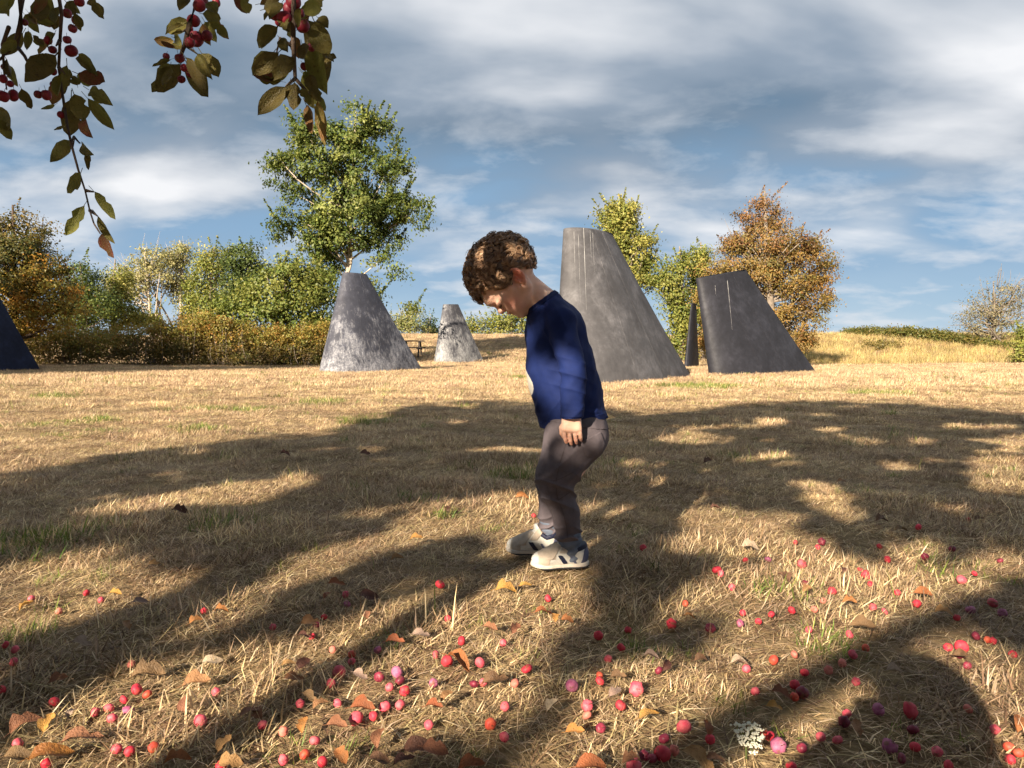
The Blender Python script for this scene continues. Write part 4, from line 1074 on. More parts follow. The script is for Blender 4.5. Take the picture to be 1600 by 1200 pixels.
    X, Y, Z = s.grids((slice(None),) * 3)
    hn = hn / np.linalg.norm(hn); hemd = ((X - he0[0]) * hn[0] + (Z - he0[2]) * hn[2])
    hemd = np.where((Y < DC - 0.088) | (Y > DC + 0.088), -0.05, hemd) if False else hemd
    s.f = np.maximum(s.f, hemd.astype(np.float32))
    # cuffs end at the wrists (the hem plane lies lower there)
    for wv, sgn in ((wr_n, -1), (wr_f, 1)):
        m_ = (Y * sgn > (DC * sgn + 0.1015)) & (X > wv[0] - 0.06) & (X < wv[0] + 0.05)
        s.f = np.where(m_, np.maximum(s.f, (wv[2] - 0.002 - Z).astype(np.float32)), s.f)
    sV, sQ = s.mesh()
    navy = np.array([0.0058, 0.0145, 0.076])
    scol = np.tile(navy, (len(sV), 1))
    # pale print on the chest
    cx = A(828, 597); pr = (((sV[:, 1] - DC) / 0.046) ** 2 + ((sV[:, 2] - cx[2]) / 0.036) ** 2 < 1) & (sV[:, 0] < A(852, 600)[0])
    scol[pr] = (0.55, 0.52, 0.45)
    fab = M['navy'] = fabric('navy_sweatshirt', None, 0.8, 1100, 0.15, 0.3, attr=True)
    shirt = mesh_obj('sweatshirt', sV, sQ, fab, root, scol)
    cn = np.array([-0.60, 0, 0.80]); dcol = (sV - A(847, 467.5)) @ cn
    pv, pq = patch(sV, sQ, (dcol > -0.0135) & (dcol < -0.0005), 0.0016); mesh_obj('collar', pv, pq, fab, shirt, np.tile(navy * 0.8, (len(pv), 1)))
    for wv, sgn in ((wr_n, -1), (wr_f, 1)):
        pv, pq = patch(sV, sQ, (sV[:, 2] < wv[2] + 0.022) & (sV[:, 2] > wv[2]) & (sV[:, 1] * sgn > DC * sgn + 0.1015) & (sV[:, 0] > wv[0] - .05) & (sV[:, 0] < wv[0] + .05), 0.0014)
        if len(pv): mesh_obj('cuff', pv, pq, fab, shirt, np.tile(navy * 0.85, (len(pv), 1)))
    hem_d = (sV - he0) @ hn
    pv, pq = patch(sV, sQ, (hem_d > -0.02) & (hem_d < -0.001) & (np.abs(sV[:, 1] - DC) < 0.100), 0.0012)
    if len(pv): mesh_obj('hem', pv, pq, fab, shirt, np.tile(navy * 0.9, (len(pv), 1)))

    # ---- trousers
    p = Vol((A(826, 700)[0], DC - 0.16, A(860, 862)[2]), (A(960, 700)[0], DC + 0.16, A(900, 640)[2]), 0.0022)
    for dy in (-0.016, 0.016):
        p.add(vround(A(899, 655, dy), A(902, 678, dy), 0.0699, 0.0699), 0.03)
    p.add(vround(A(915, 682, -0.04), A(913, 684, 0.04), 0.0534, 0.0534), 0.03)
    cuf_n, cuf_f = A(889, 850, -0.062), A(856, 836, 0.065)
    p.add(vround(hip_n + np.array([-0.006, 0, 0]), A(872, 745, -0.068), 0.0626, 0.0478), 0.025)
    p.add(vround(A(872, 745, -0.068), kn_n, 0.0478, 0.0423), 0.012); p.add(vround(A(883, 676, -0.050), A(868, 742, -0.066), 0.0515, 0.0460), 0.03); p.add(vround(A(883, 676, 0.045), A(866, 745, 0.055), 0.0497, 0.0423), 0.03)
    p.add(vround(kn_n, A(884, 800, -0.066), 0.0423, 0.0340), 0.012); p.add(vround(A(884, 800, -0.066), cuf_n, 0.0340, 0.0331), 0.01)
    p.add(vround(hip_f, kn_f, 0.0589, 0.0414), 0.025); p.add(vround(kn_f, A(858, 805, 0.062), 0.0396, 0.0285), 0.012); p.add(vround(A(858, 805, 0.062), cuf_f, 0.0285, 0.0248), 0.01)
    kz = kn_n[2]; cz = cuf_n[2]
    def pf(X, Y, Z):
        r = 0.0024 * wob(X, Y, Z, 55, 7.0) + 0.0010 * wob(X, Y, Z, 120, 3.0)
        r = r - 0.0085 * np.exp(-((Z - kz + 0.005) / 0.042) ** 2) * cre(72 * (Z + 0.35 * X) + 1.2 * np.sin(30 * Y))
        r = r - 0.0080 * np.exp(-((Z - cz - 0.022) / 0.028) ** 2) * cre(110 * (Z - 0.2 * X) + 1.5 * np.sin(40 * (Y + X)))
        bx = A(890, 715); dbk = np.exp(-(((X - bx[0]) / 0.05) ** 2 + ((Z - bx[2]) / 0.035) ** 2))
        return r - 0.0070 * dbk * cre(60 * (Z * 0.8 - X * 0.75) + 1.0) - 0.0020 * np.exp(-((Z - kz - 0.06) / 0.05) ** 2) * cre(48 * (Z * 0.5 - X))
    p.warp(pf)
    X, Y, Z = p.grids((slice(None),) * 3)
    p.f = np.where(Y < DC, np.maximum(p.f, (A(889, 842, -.06)[2] - Z + 0.12 * (X - cuf_n[0])).astype(np.float32)), np.maximum(p.f, (A(856, 832, .065)[2] - Z).astype(np.float32)))
    pV, pQ = p.mesh()
    tro = M['trousers'] = fabric('brown_grey_trousers', (0.100, 0.083, 0.091), 0.85, 800, 0.2, 0.35)
    seamm = fabric('trouser_seam', (0.075, 0.058, 0.060), 0.9, 800, 0.2, 0.3)
    trousers = mesh_obj('trousers', pV, pQ, tro, root)
    # back pocket and waistband as sewn-on pieces, seams as stitched lines
    pk = A(924, 692, -0.06); rel = pV - pk; u_ = rel @ np.array([0.93, 0, 0.36]); w_ = rel @ np.array([-0.36, 0, 0.93])
    cond = (np.abs(u_) < 0.030) & (w_ < 0.024) & (w_ > -0.032 + 0.012 * (np.abs(u_) / 0.03) ** 2) & (pV[:, 1] < DC - 0.02)
    pv, pq = patch(pV, pQ, cond, 0.0022)
    if len(pv): mesh_obj('back_pocket', pv, pq, tro, trousers)
    wb = (pV - A(945, 667)) @ np.array([0.155, 0, 0.988]); pv, pq = patch(pV, pQ, (wb > -0.002) & (wb < 0.030), 0.0014); mesh_obj('waistband', pv, pq, tro, trousers)
    Np = vnormals(pV, pQ)
    def stitch(pts, r, name='seam'):
        L = []
        for a, b in zip(pts[:-1], pts[1:]):
            for k in range(6): L.append((a[0] + (b[0] - a[0]) * k / 6, a[1] + (b[1] - a[1]) * k / 6))
        L.append(pts[-1]); P_ = []
        for (x, y) in L:
            tgt = A(x, y, -0.12); m_ = pV[:, 1] < DC - 0.02; d2 = (pV[:, 0] - tgt[0]) ** 2 + (pV[:, 2] - tgt[2]) ** 2; d2 = np.where(m_, d2 + 0.02 * (pV[:, 1] - (DC - 0.13)) ** 2, 9)
            k = int(np.argmin(d2)); P_.append(pV[k] + Np[k] * 0.0004)
        P_ = np.array(P_)
        for _ in range(10): P_[1:-1] = (P_[:-2] + 2 * P_[1:-1] + P_[2:]) / 4
        MB().tube(P_, r, 5).obj(name, seamm, trousers)
    stitch([(886, 690), (876, 720), (868, 750), (870, 778), (880, 800), (886, 825), (888, 845)], 0.0008)
    stitch([(840, 744), (854, 750), (868, 752), (884, 744), (897, 738)], 0.0007)
    stitch([(848, 782), (862, 786), (876, 781), (892, 771)], 0.0007)
    stitch([(872, 668), (874, 678), (882, 688), (890, 690)], 0.0007)
    # ---- socks
    sock = fabric('grey_blue_sock', (0.115, 0.135, 0.175), 0.95, 500, 0.25, 0.6)
    def sock_obj(a, b, ra, rb):
        k = Vol(np.minimum(a, b) - 0.05, np.maximum(a, b) + 0.05, 0.002); k.add(vround(a, b, ra, rb))
        k.warp(lambda X, Y, Z: 0.0012 * np.sin(300 * Z + 2 * np.sin(60 * X)))
        V_, Q_ = k.mesh(); mesh_obj('sock', V_, Q_, sock, root)
    sock_obj(A(889, 836, -0.060), A(895, 866, -0.055), 0.0315, 0.0280); sock_obj(A(858, 806, 0.062), A(859, 848, 0.066), 0.0265, 0.0245)

    # ---- shoes
    sm = {k: plain('shoe_' + k, c, r, 0.35, 0.18, 60.0, 0.15, 400) for k, c, r in (('suede', (0.42, 0.345, 0.27), 0.8), ('white', (0.56, 0.53, 0.47), 0.5), ('navy', (0.010, 0.013, 0.035), 0.55), ('slate', (0.075, 0.08, 0.13), 0.6), ('sole', (0.48, 0.42, 0.35), 0.6), ('tread', (0.03, 0.03, 0.032), 0.8))}
    def shoe(toe, heel, z0, side):
        toe = np.array(toe, float); heel = np.array(heel, float); L = np.linalg.norm(toe[:2] - heel[:2]); k = L / 0.15
        l = np.array([toe[0] - heel[0], toe[1] - heel[1], 0]) / L; wv = np.array([-l[1], l[0], 0]); zz = np.array([0, 0, 1.0])
        tilt = R(0)
        Fm = lambda a, b, c: np.array([heel[0], heel[1], z0]) + (l * a + wv * b + zz * c) * k
        ax = np.array([l, wv, zz])
        u = Vol(Fm(0.075, 0, 0.04) - 0.125, Fm(0.075, 0, 0.04) + 0.125, 0.0016)
        EE = lambda c, r: vell(Fm(*c), ax, np.array(r) * k)
        u.add(EE((0.030, 0, 0.030), (0.029, 0.0255, 0.034))); u.add(EE((0.075, 0, 0.026), (0.050, 0.0265, 0.027)), 0.012)
        u.add(EE((0.112, 0.002, 0.021), (0.036, 0.0305, 0.0215)), 0.012)
        u.add(vround(Fm(0.050, 0, 0.050), Fm(0.098, 0, 0.030), 0.0225 * k, 0.0185 * k), 0.014)
        u.add(vround(Fm(0.030, 0, 0.034), Fm(0.034, 0, 0.058), 0.0265 * k, 0.0285 * k), 0.01)
        u.add(vround(Fm(0.058, 0, 0.060), Fm(0.062, 0, 0.072), 0.016 * k, 0.013 * k), 0.008)     # tongue
        X, Y, Z = u.grids((slice(None),) * 3)
        hl = ((X - heel[0]) * l[0] + (Y - heel[1]) * l[1]) / k; hh_ = (Z - z0) / k
        rim = np.interp(hl, [0, 0.012, 0.035, 0.052, 0.064, 0.2], [0.064, 0.060, 0.053, 0.062, 0.080, 0.08])
        u.f = np.maximum(u.f, ((hh_ - rim) * k).astype(np.float32)); u.f = np.maximum(u.f, ((0.010 - hh_) * k).astype(np.float32))
        uV, uQ = u.mesh()
        r = (uV - np.array([heel[0], heel[1], z0])) / k; a_ = r @ l; b_ = r @ wv; c_ = r[:, 2]
        upper = mesh_obj('shoe', uV, uQ, sm['white'], root)
        def piece(name, cond, mat, off):
            V_, Q_ = patch(uV, uQ, cond, off)
            if len(V_): mesh_obj(name, V_, Q_, mat, upper)
        d = a_ + (c_ - 0.02) * 0.75
        vamp = (a_ > 0.072) & (a_ < 0.128) & (c_ > 0.031 - 0.25 * (a_ - 0.1))
        piece('vamp', (a_ > 0.088) & (a_ < 0.133) & (c_ > 0.012) & ((c_ > 0.026) | (a_ > 0.104)) & (a_ < 0.140 - 0.35 * (0.03 - c_)), sm['suede'], 0.0009)
        piece('strap', (d > 0.100) & (d < 0.122) & (c_ > 0.026) & (c_ < 0.060), sm['suede'], 0.0026)
        piece('strap', (d > 0.076) & (d < 0.097) & (c_ > 0.040), sm['suede'], 0.0026)
        for sd_ in (b_ > 0, b_ < 0):
            piece('stripe', (a_ - 0.7 * c_ > 0.046) & (a_ - 0.7 * c_ < 0.061) & (c_ > 0.013) & (c_ < 0.036) & sd_, sm['navy'], 0.0011)
            piece('stripe', (a_ - 0.7 * c_ > 0.022) & (a_ - 0.7 * c_ < 0.032) & (c_ > 0.013) & (c_ < 0.034) & sd_, sm['slate'], 0.0011)
        piece('heel_tab', (a_ < 0.020 - 0.25 * (c_ - 0.03)) & (c_ > 0.012) & (c_ < 0.058), sm['slate'], 0.0007)
        rimv = np.interp(a_, [0, 0.012, 0.035, 0.052, 0.064, 0.2], [0.064, 0.060, 0.053, 0.062, 0.080, 0.08])
        piece('collar_lining', (c_ > rimv - 0.010) & (a_ < 0.056), sm['navy'], 0.0010)
        for (a0, c0) in ((0.096, 0.0), (0.072, 0.0)):      # round strap badges
            m_ = np.abs(d - (0.111 if a0 > 0.09 else 0.0865)) + np.abs(np.abs(b_) - 0.011) * 0.9
            m_ = m_ + np.where(b_ * side > 0, 1, 0)
            j = int(np.argmin(np.where(c_ > 0.03, m_, 9))); nr = vnormals(uV, uQ)[j]
            pc = uV[j]; q1 = np.cross(nr, zz); q1 /= np.linalg.norm(q1) + 1e-9; q2 = np.cross(nr, q1); pts = []; mbd = MB()
            ringv = [pc + nr * hgt + (q1 * math.cos(t) + q2 * math.sin(t)) * 0.0048 * sc_ for hgt, sc_ in ((0.001, 1.0), (0.0036, 1.0), (0.0042, 0.7)) for t in np.linspace(0, 2 * math.pi, 12, endpoint=False)]
            Fb = [(i * 12 + t, i * 12 + (t + 1) % 12, (i + 1) * 12 + (t + 1) % 12, (i + 1) * 12 + t) for i in range(2) for t in range(12)] + [tuple(range(24, 36))]
            mbd.add(ringv, Fb); mbd.obj('strap_badge', sm['slate'], upper)
        # sole
        so = Vol(Fm(0.075, 0, 0.01) - 0.125, Fm(0.075, 0, 0.01) + 0.125, 0.0017)
        for c, rr in (((0.030, 0, 0.008), (0.0315, 0.0275, 0.03)), ((0.075, 0, 0.008), (0.052, 0.0275, 0.03)), ((0.112, 0.002, 0.008), (0.0385, 0.0330, 0.03))): so.add(EE(c, rr), 0.012)
        X, Y, Z = so.grids((slice(None),) * 3); hl = ((X - heel[0]) * l[0] + (Y - heel[1]) * l[1]) / k; hh_ = (Z - z0) / k
        so.f = np.maximum(so.f, ((hh_ - np.interp(hl, [0, .05, .11, .15], [.015, .0125, .0125, .017])) * k).astype(np.float32)); so.f = np.maximum(so.f, ((np.interp(hl, [0, .11, .15], [.001, .001, .007]) - hh_) * k).astype(np.float32))
        oV, oQ = so.mesh(); mesh_obj('sole', oV, oQ, sm['sole'], upper)
        th_, tq = patch(oV, oQ, ((oV[:, 2] - z0) / k < 0.0055), 0.0008); mesh_obj('tread', th_, tq, sm['tread'], upper)
    zn = float(terrain(0.13, 1.9)) + 0.012
    tn, hn_ = A(829, 890, -0.066), A(919, 890, -0.050); shoe(tn, hn_, zn, 1)
    tf, hf = A(791, 868, 0.085), A(877, 868, 0.055); shoe(tf, hf, zn, 1)
    for q in np.linspace(0, 1, 7):
        for a, b in ((tn, hn_), (tf, hf)): KEEP.append((a[0] + (b[0] - a[0]) * q, a[1] + (b[1] - a[1]) * q - 0.012, 0.040))
    return root
boy()
# ------------------------------------------------------------------ the crab apple tree overhead
def leaf_shape(seed, nl=7, notch=True):
    """an oval pointed leaf, length 1 along +Y, folded at the midrib, wavy and nibbled"""
    g = random.Random(seed); V = []; Fc = []; C = []
    fold = g.uniform(0.05, 0.28); curl = g.uniform(-0.35, 0.45); bend = g.uniform(-.1, .1)
    def half(f): return 0.285 * math.sin(math.pi * min(1, f ** 0.90)) ** 0.68 + 0.004
    na = {(g.choice((-1, 1)), g.randint(2, nl - 2)): g.uniform(0.35, 0.7) for _ in range(g.randint(0, 3))} if notch else {}
    for i in range(nl + 1):
        f = i / nl; w_ = half(f); y = f; zc = curl * (f - 0.3) ** 2 - 0.02; xc = bend * math.sin(f * 3)
        for j in (-1, -0.55, 0, 0.55, 1):
            k = na.get((1 if j > 0 else -1, i), 1.0) if abs(j) == 1 else 1.0
            jj = j * k + (g.uniform(-.06, .06) if abs(j) == 1 else 0)
            V.append((xc + jj * w_, y + (0.02 * g.uniform(-1, 1) if abs(j) == 1 else 0), zc + abs(jj) * w_ * fold * 2 + 0.015 * math.sin(9 * f + 5 * j)))
            C.append(0.8 if j == 0 else g.uniform(0.85, 1.15))
    for i in range(nl):
        for j in range(4):
            a = i * 5 + j; Fc.append((a, a + 1, a + 6, a + 5))
    # the stalk
    o = len(V); V += [(-0.012, -0.22, 0.03), (0.012, -0.22, 0.03), (0.0, -0.22, 0.05), (-0.012, 0.02, 0), (0.012, 0.02, 0), (0, 0.02, 0.02)]
    C += [0.6] * 6; Fc += [(o, o + 1, o + 4, o + 3), (o + 1, o + 2, o + 5, o + 4), (o + 2, o, o + 3, o + 5)]
    return np.array(V), Fc, np.array(C)

def leaf_mat(name, c1, c2, spot, trans=0.35, rough=0.45):
    m, t = material(name)
    co = t.n('ShaderNodeTexCoord').outputs['Object']; oi = t.n('ShaderNodeObjectInfo')
    sh = t.n('ShaderNodeVectorMath', operation='ADD'); t.l(co, sh.inputs[0])
    mv = t.n('ShaderNodeVectorMath', operation='SCALE'); mv.inputs[0].default_value = (13, 7, 5); t.l(oi.outputs['Random'], mv.inputs[3]); t.l(mv.outputs[0], sh.inputs[1])
    v = t.noise(sh.outputs[0], 2.6, 5, 0.6); f = t.noise(sh.outputs[0], 16.0, 3, 0.6)
    c = t.mix(t.ramp(v, [(0.35, 0.0), (0.65, 1.0)]), c1, c2)
    c = t.mix(t.math('MULTIPLY', t.ramp(f, [(0.58, 0.0), (0.68, 1.0)]), 0.7), c, spot)
    hsv = t.n('ShaderNodeHueSaturation'); t.l(c, hsv.inputs['Color']); t.l(t.math('MULTIPLY_ADD', oi.outputs['Random'], 0.6, 0.7), hsv.inputs['Value']); t.l(t.math('MULTIPLY_ADD', oi.outputs['Random'], 0.05, 0.475), hsv.inputs['Hue'])
    p = t.n('ShaderNodeBsdfPrincipled', i_Roughness=rough); p.inputs['Specular IOR Level'].default_value = 0.3; t.l(hsv.outputs[0], p.inputs['Base Color'])
    tr = t.n('ShaderNodeBsdfTranslucent'); t.l(hsv.outputs[0], tr.inputs[0]); mx = t.n('ShaderNodeMixShader', i_Fac=trans); t.l(p.outputs[0], mx.inputs[1]); t.l(tr.outputs[0], mx.inputs[2])
    b = t.n('ShaderNodeBump', i_Strength=0.4, i_Distance=0.02); t.l(f, b.inputs['Height']); t.l(b.outputs[0], p.inputs['Normal'])
    out(t, mx.outputs[0]); return m
M['apple_leaf'] = leaf_mat('crab_apple_leaf', (0.105, 0.098, 0.022), (0.16, 0.135, 0.032), (0.06, 0.038, 0.016), 0.5)
M['apple_leaf_red'] = leaf_mat('crab_apple_leaf_rusty', (0.20, 0.075, 0.03), (0.15, 0.11, 0.03), (0.07, 0.03, 0.015), 0.45)
M['apple_leaf_yellow'] = leaf_mat('crab_apple_leaf_yellow', (0.40, 0.26, 0.03), (0.25, 0.16, 0.03), (0.12, 0.05, 0.015), 0.4)
M['brown_leaf'] = [leaf_mat('fallen_leaf_brown', (0.26, 0.13, 0.055), (0.34, 0.185, 0.085), (0.13, 0.06, 0.028), 0.12, 0.6),
                   leaf_mat('fallen_leaf_orange', (0.38, 0.155, 0.045), (0.30, 0.14, 0.05), (0.15, 0.065, 0.025), 0.15, 0.6),
                   leaf_mat('fallen_leaf_dark', (0.10, 0.052, 0.030), (0.15, 0.075, 0.042), (0.05, 0.025, 0.018), 0.1, 0.55),
                   leaf_mat('fallen_leaf_greyed', (0.30, 0.21, 0.155), (0.38, 0.28, 0.21), (0.18, 0.11, 0.075), 0.12, 0.7),
                   leaf_mat('fallen_leaf_yellow', (0.46, 0.27, 0.045), (0.38, 0.20, 0.045), (0.22, 0.10, 0.03), 0.2, 0.5)]

def apple_mesh(name, seed, mat, stalk=True, shrivel=0.0):
    """a small pome: dimpled at both ends, with a stalk; radius 1"""
    g = random.Random(seed); V = []; Fc = []; nu, nv = 16, 11
    e = [g.uniform(0, 6.28) for _ in range(4)]
    for i in range(nv + 1):
        th = math.pi * i / nv
        for k in range(nu):
            ph = 2 * math.pi * k / nu; r = 1 - 0.16 * math.exp(-(th / 0.42) ** 2) - 0.13 * math.exp(-((math.pi - th) / 0.40) ** 2)
            r *= 1 + 0.03 * math.sin(2 * ph + e[0]) + 0.03 * math.sin(th * 2 + e[1]) + shrivel * (0.06 * math.sin(5 * ph + e[2]) * math.sin(th) + 0.05 * math.sin(7 * ph + 3 * th + e[3]))
            V.append((r * math.sin(th) * math.cos(ph), r * math.sin(th) * math.sin(ph), r * math.cos(th) * (0.95 + 0.1 * g.random() * 0)))
    for i in range(nv):
        for k in range(nu):
            k2 = (k + 1) % nu; Fc.append((i * nu + k, (i + 1) * nu + k, (i + 1) * nu + k2, i * nu + k2))
    if stalk:
        sv_, sf = tube([(0, 0, 0.75), (0.05, 0.02, 1.15), (0.16, 0.05, 1.6)], [0.06, 0.045, 0.05], 4); o = len(V); V += [tuple(q) for q in sv_]; Fc += [tuple(i + o for i in f) for f in sf]
        mi = [0] * (nu * nv) + [1] * len(sf)
    else: mi = None
    return make_mesh(name, np.array(V), Fc, [mat, M['stalk']] if stalk else mat, matidx=mi)

def fruit_mat(name, c1, c2, rough=0.42, sp=0.35):
    m, t = material(name)
    co = t.n('ShaderNodeTexCoord').outputs['Object']; oi = t.n('ShaderNodeObjectInfo')
    sh = t.n('ShaderNodeVectorMath', operation='ADD'); t.l(co, sh.inputs[0]); mv = t.n('ShaderNodeVectorMath', operation='SCALE'); mv.inputs[0].default_value = (17, 5, 9); t.l(oi.outputs['Random'], mv.inputs[3]); t.l(mv.outputs[0], sh.inputs[1])
    v = t.noise(sh.outputs[0], 1.1, 4, 0.6); sk = t.noise(sh.outputs[0], 9.0, 4, 0.7)
    c = t.mix(t.ramp(v, [(0.38, 0.0), (0.66, 1.0)]), c1, c2)
    c = t.mix(t.math('MULTIPLY', t.ramp(sk, [(0.58, 0.0), (0.68, 1.0)]), 0.6), c, tuple(k * 0.4 + 0.02 for k in c1))
    br = t.noise(sh.outputs[0], 0.8, 2, 0.5, 0.0, 3.3); c = t.mix(t.math('MULTIPLY', t.ramp(br, [(0.60, 0.0), (0.66, 1.0)]), 0.75), c, (0.16, 0.075, 0.035))
    hsv = t.n('ShaderNodeHueSaturation'); t.l(c, hsv.inputs['Color']); t.l(t.math('MULTIPLY_ADD', oi.outputs['Random'], 0.4, 0.8), hsv.inputs['Value'])
    p = t.n('ShaderNodeBsdfPrincipled', i_Roughness=rough); p.inputs['Specular IOR Level'].default_value = sp; t.l(hsv.outputs[0], p.inputs['Base Color'])
    t.l(t.ramp(sk, [(0.3, rough), (0.7, min(1, rough + 0.3))]), p.inputs['Roughness'])
    p.inputs['Subsurface Weight'].default_value = 0.0
    out(t, p.outputs[0]); return m
M['stalk'] = plain('fruit_stalk', (0.10, 0.06, 0.035), 0.8, 0.2)
FR = {'red': fruit_mat('apple_red', (0.44, 0.016, 0.038), (0.54, 0.05, 0.06), 0.45), 'pink': fruit_mat('apple_pink', (0.52, 0.05, 0.085), (0.58, 0.13, 0.14), 0.42),
      'dark': fruit_mat('apple_dark', (0.13, 0.010, 0.028), (0.24, 0.03, 0.05), 0.35), 'purple': fruit_mat('apple_purple', (0.26, 0.05, 0.12), (0.38, 0.13, 0.20), 0.45),
      'orange': fruit_mat('apple_orange', (0.46, 0.045, 0.03), (0.50, 0.10, 0.045)), 'salmon': fruit_mat('apple_salmon', (0.52, 0.13, 0.10), (0.56, 0.20, 0.14), 0.5)}

FR['hung'] = fruit_mat('apple_crimson', (0.15, 0.006, 0.018), (0.22, 0.014, 0.028))
# photo layout of the hanging sprays, read on a 2.857x enlargement: twigs, leaves (foot, tip, width) and fruits (x, y, radius)
ZK = 560 / 1600.0
SPRAYS = [
 dict(D=1.34, twigs=[[(60, -560), (75, -260), (95, -90), (95, 0), (90, 120), (70, 200), (20, 240), (0, 265)], [(75, -260), (180, -120), (265, 0), (275, 60), (268, 180), (262, 300), (285, 460), (300, 560), (320, 650), (350, 760), (380, 850), (402, 945), (420, 1000), (447, 1042)],
    [(70, 200), (110, 250), (135, 300), (125, 340)], [(268, 180), (250, 205)], [(262, 300), (290, 330)], [(40, 120), (10, 200), (20, 330), (30, 400)], [(320, 650), (330, 610), (356, 640)], [(380, 850), (420, 857)], [(402, 940), (436, 965)]],
   leaves=[(375, 918, 283, 1052, 62), (420, 855, 518, 978, 52), (436, 963, 520, 1088, 44), (449, 1042, 502, 1150, 58), (362, 770, 318, 862, 66), (316, 628, 243, 724, 74), (362, 640, 408, 690, 55), (388, 672, 404, 764, 34),
     (318, 440, 308, 612, 92), (392, 440, 514, 582, 62), (350, 330, 470, 372, 92), (395, 400, 482, 460, 66), (242, 252, 126, 368, 104), (348, 240, 430, 332, 42), (372, 520, 404, 612, 58), (292, 560, 248, 592, 38), (246, 468, 188, 497, 30), (96, 396, 140, 488, 52), (146, 158, 200, 204, 28),
     (190, -10, 184, 112, 74), (168, 98, 244, 106, 36), (245, 148, 205, 212, 60), (-10, 10, 52, 62, 78), (72, 178, 12, 252, 66), (28, 262, 62, 352, 40), (-10, 478, 72, 596, 72), (-20, 530, 52, 622, 60), (395, -10, 450, 74, 50), (334, 56, 362, 122, 42), (262, 28, 250, 112, 62), (296, 10, 344, 72, 70), (128, 58, 176, 124, 30), (126, 138, 122, 236, 36), (300, 290, 296, 426, 74),
     (330, 420, 372, 540, 80), (270, 330, 262, 440, 56), (210, -20, 150, 60, 60), (60, -30, 20, 60, 70), (345, 380, 330, 330, 50)],
   fruits=[(318, 228, 27), (235, 222, 18), (170, 422, 18), (207, 425, 22), (236, 377, 14), (272, 512, 16), (14, 430, 26), (60, 426, 24), (14, 352, 18), (46, 374, 15), (324, 128, 18), (342, 92, 20), (354, 8, 20), (236, 318, 17), (215, 180, 18), (300, 178, 18), (110, 100, 14), (20, 300, 15), (300, 60, 20)]),
 dict(D=1.30, twigs=[[(1010, -560), (960, -260), (900, -90), (880, 0), (845, 110), (825, 200), (800, 265)], [(880, 0), (930, 40)], [(825, 200), (880, 240)], [(840, 130), (815, 140)]],
   leaves=[(822, 108, 736, 136, 38), (818, 138, 766, 152, 15), (782, 212, 714, 180, 24), (762, 266, 678, 294, 26), (805, 286, 700, 412, 96), (830, 258, 928, 414, 62), (880, 243, 956, 364, 38), (935, 94, 1020, 168, 46), (902, 108, 945, 208, 52), (905, 62, 988, 84, 62), (930, 10, 972, 70, 56), (780, 170, 830, 200, 46), (840, -10, 800, 40, 50), (760, 300, 730, 390, 50)],
   fruits=[(875, 175, 33), (864, 92, 28), (742, 252, 15), (802, 260, 20), (822, 303, 16), (850, 328, 18), (810, 354, 17), (890, 26, 26), (966, 12, 18), (925, 160, 24), (848, 190, 20), (910, 10, 22), (848, 130, 15)]),
 dict(D=1.26, twigs=[[(1150, -560), (1220, -260), (1300, -90), (1312, 0), (1308, 100), (1310, 210), (1318, 350), (1380, 420)], [(1310, 210), (1250, 170), (1235, 235)], [(1308, 100), (1395, 130), (1390, 220)], [(1318, 350), (1275, 385)], [(1220, -260), (1130, -120), (1090, -20)]],
   leaves=[(1082, -12, 1110, 60, 56), (1240, 118, 1150, 212, 74), (1242, 234, 1128, 332, 82), (1308, 250, 1222, 352, 84), (1254, 364, 1148, 346, 46), (1275, 388, 1152, 518, 84), (1405, 100, 1482, 272, 96), (1398, 200, 1452, 412, 96), (1352, 328, 1424, 402, 52), (1348, 196, 1362, 278, 62), (1388, 398, 1436, 468, 54), (1314, 368, 1308, 494, 64), (1368, 470, 1412, 608, 34), (1418, 448, 1466, 648, 44), (1340, 396, 1400, 482, 48), (1178, 42, 1252, 16, 64), (1352, 40, 1446, 48, 72), (1392, 56, 1368, 92, 44), (1455, 246, 1488, 270, 26), (1260, 10, 1200, 80, 60), (1420, 80, 1468, 130, 60), (1290, 140, 1260, 60, 60), (1330, 120, 1350, 40, 60), (1250, 175, 1290, 240, 50), (1300, 380, 1260, 460, 50), (1400, 20, 1440, -20, 60), (1380, 330, 1410, 440, 60)],
   fruits=[(1357, 297, 17), (1270, 82, 32), (1310, 12, 32), (1226, 62, 26), (1352, 116, 28), (1390, 212, 18), (1250, 98, 22), (1310, 100, 22), (1290, 40, 26), (1340, 60, 20)])]

SUNX = SD.x / SD.z; SUNY = SD.y / SD.z
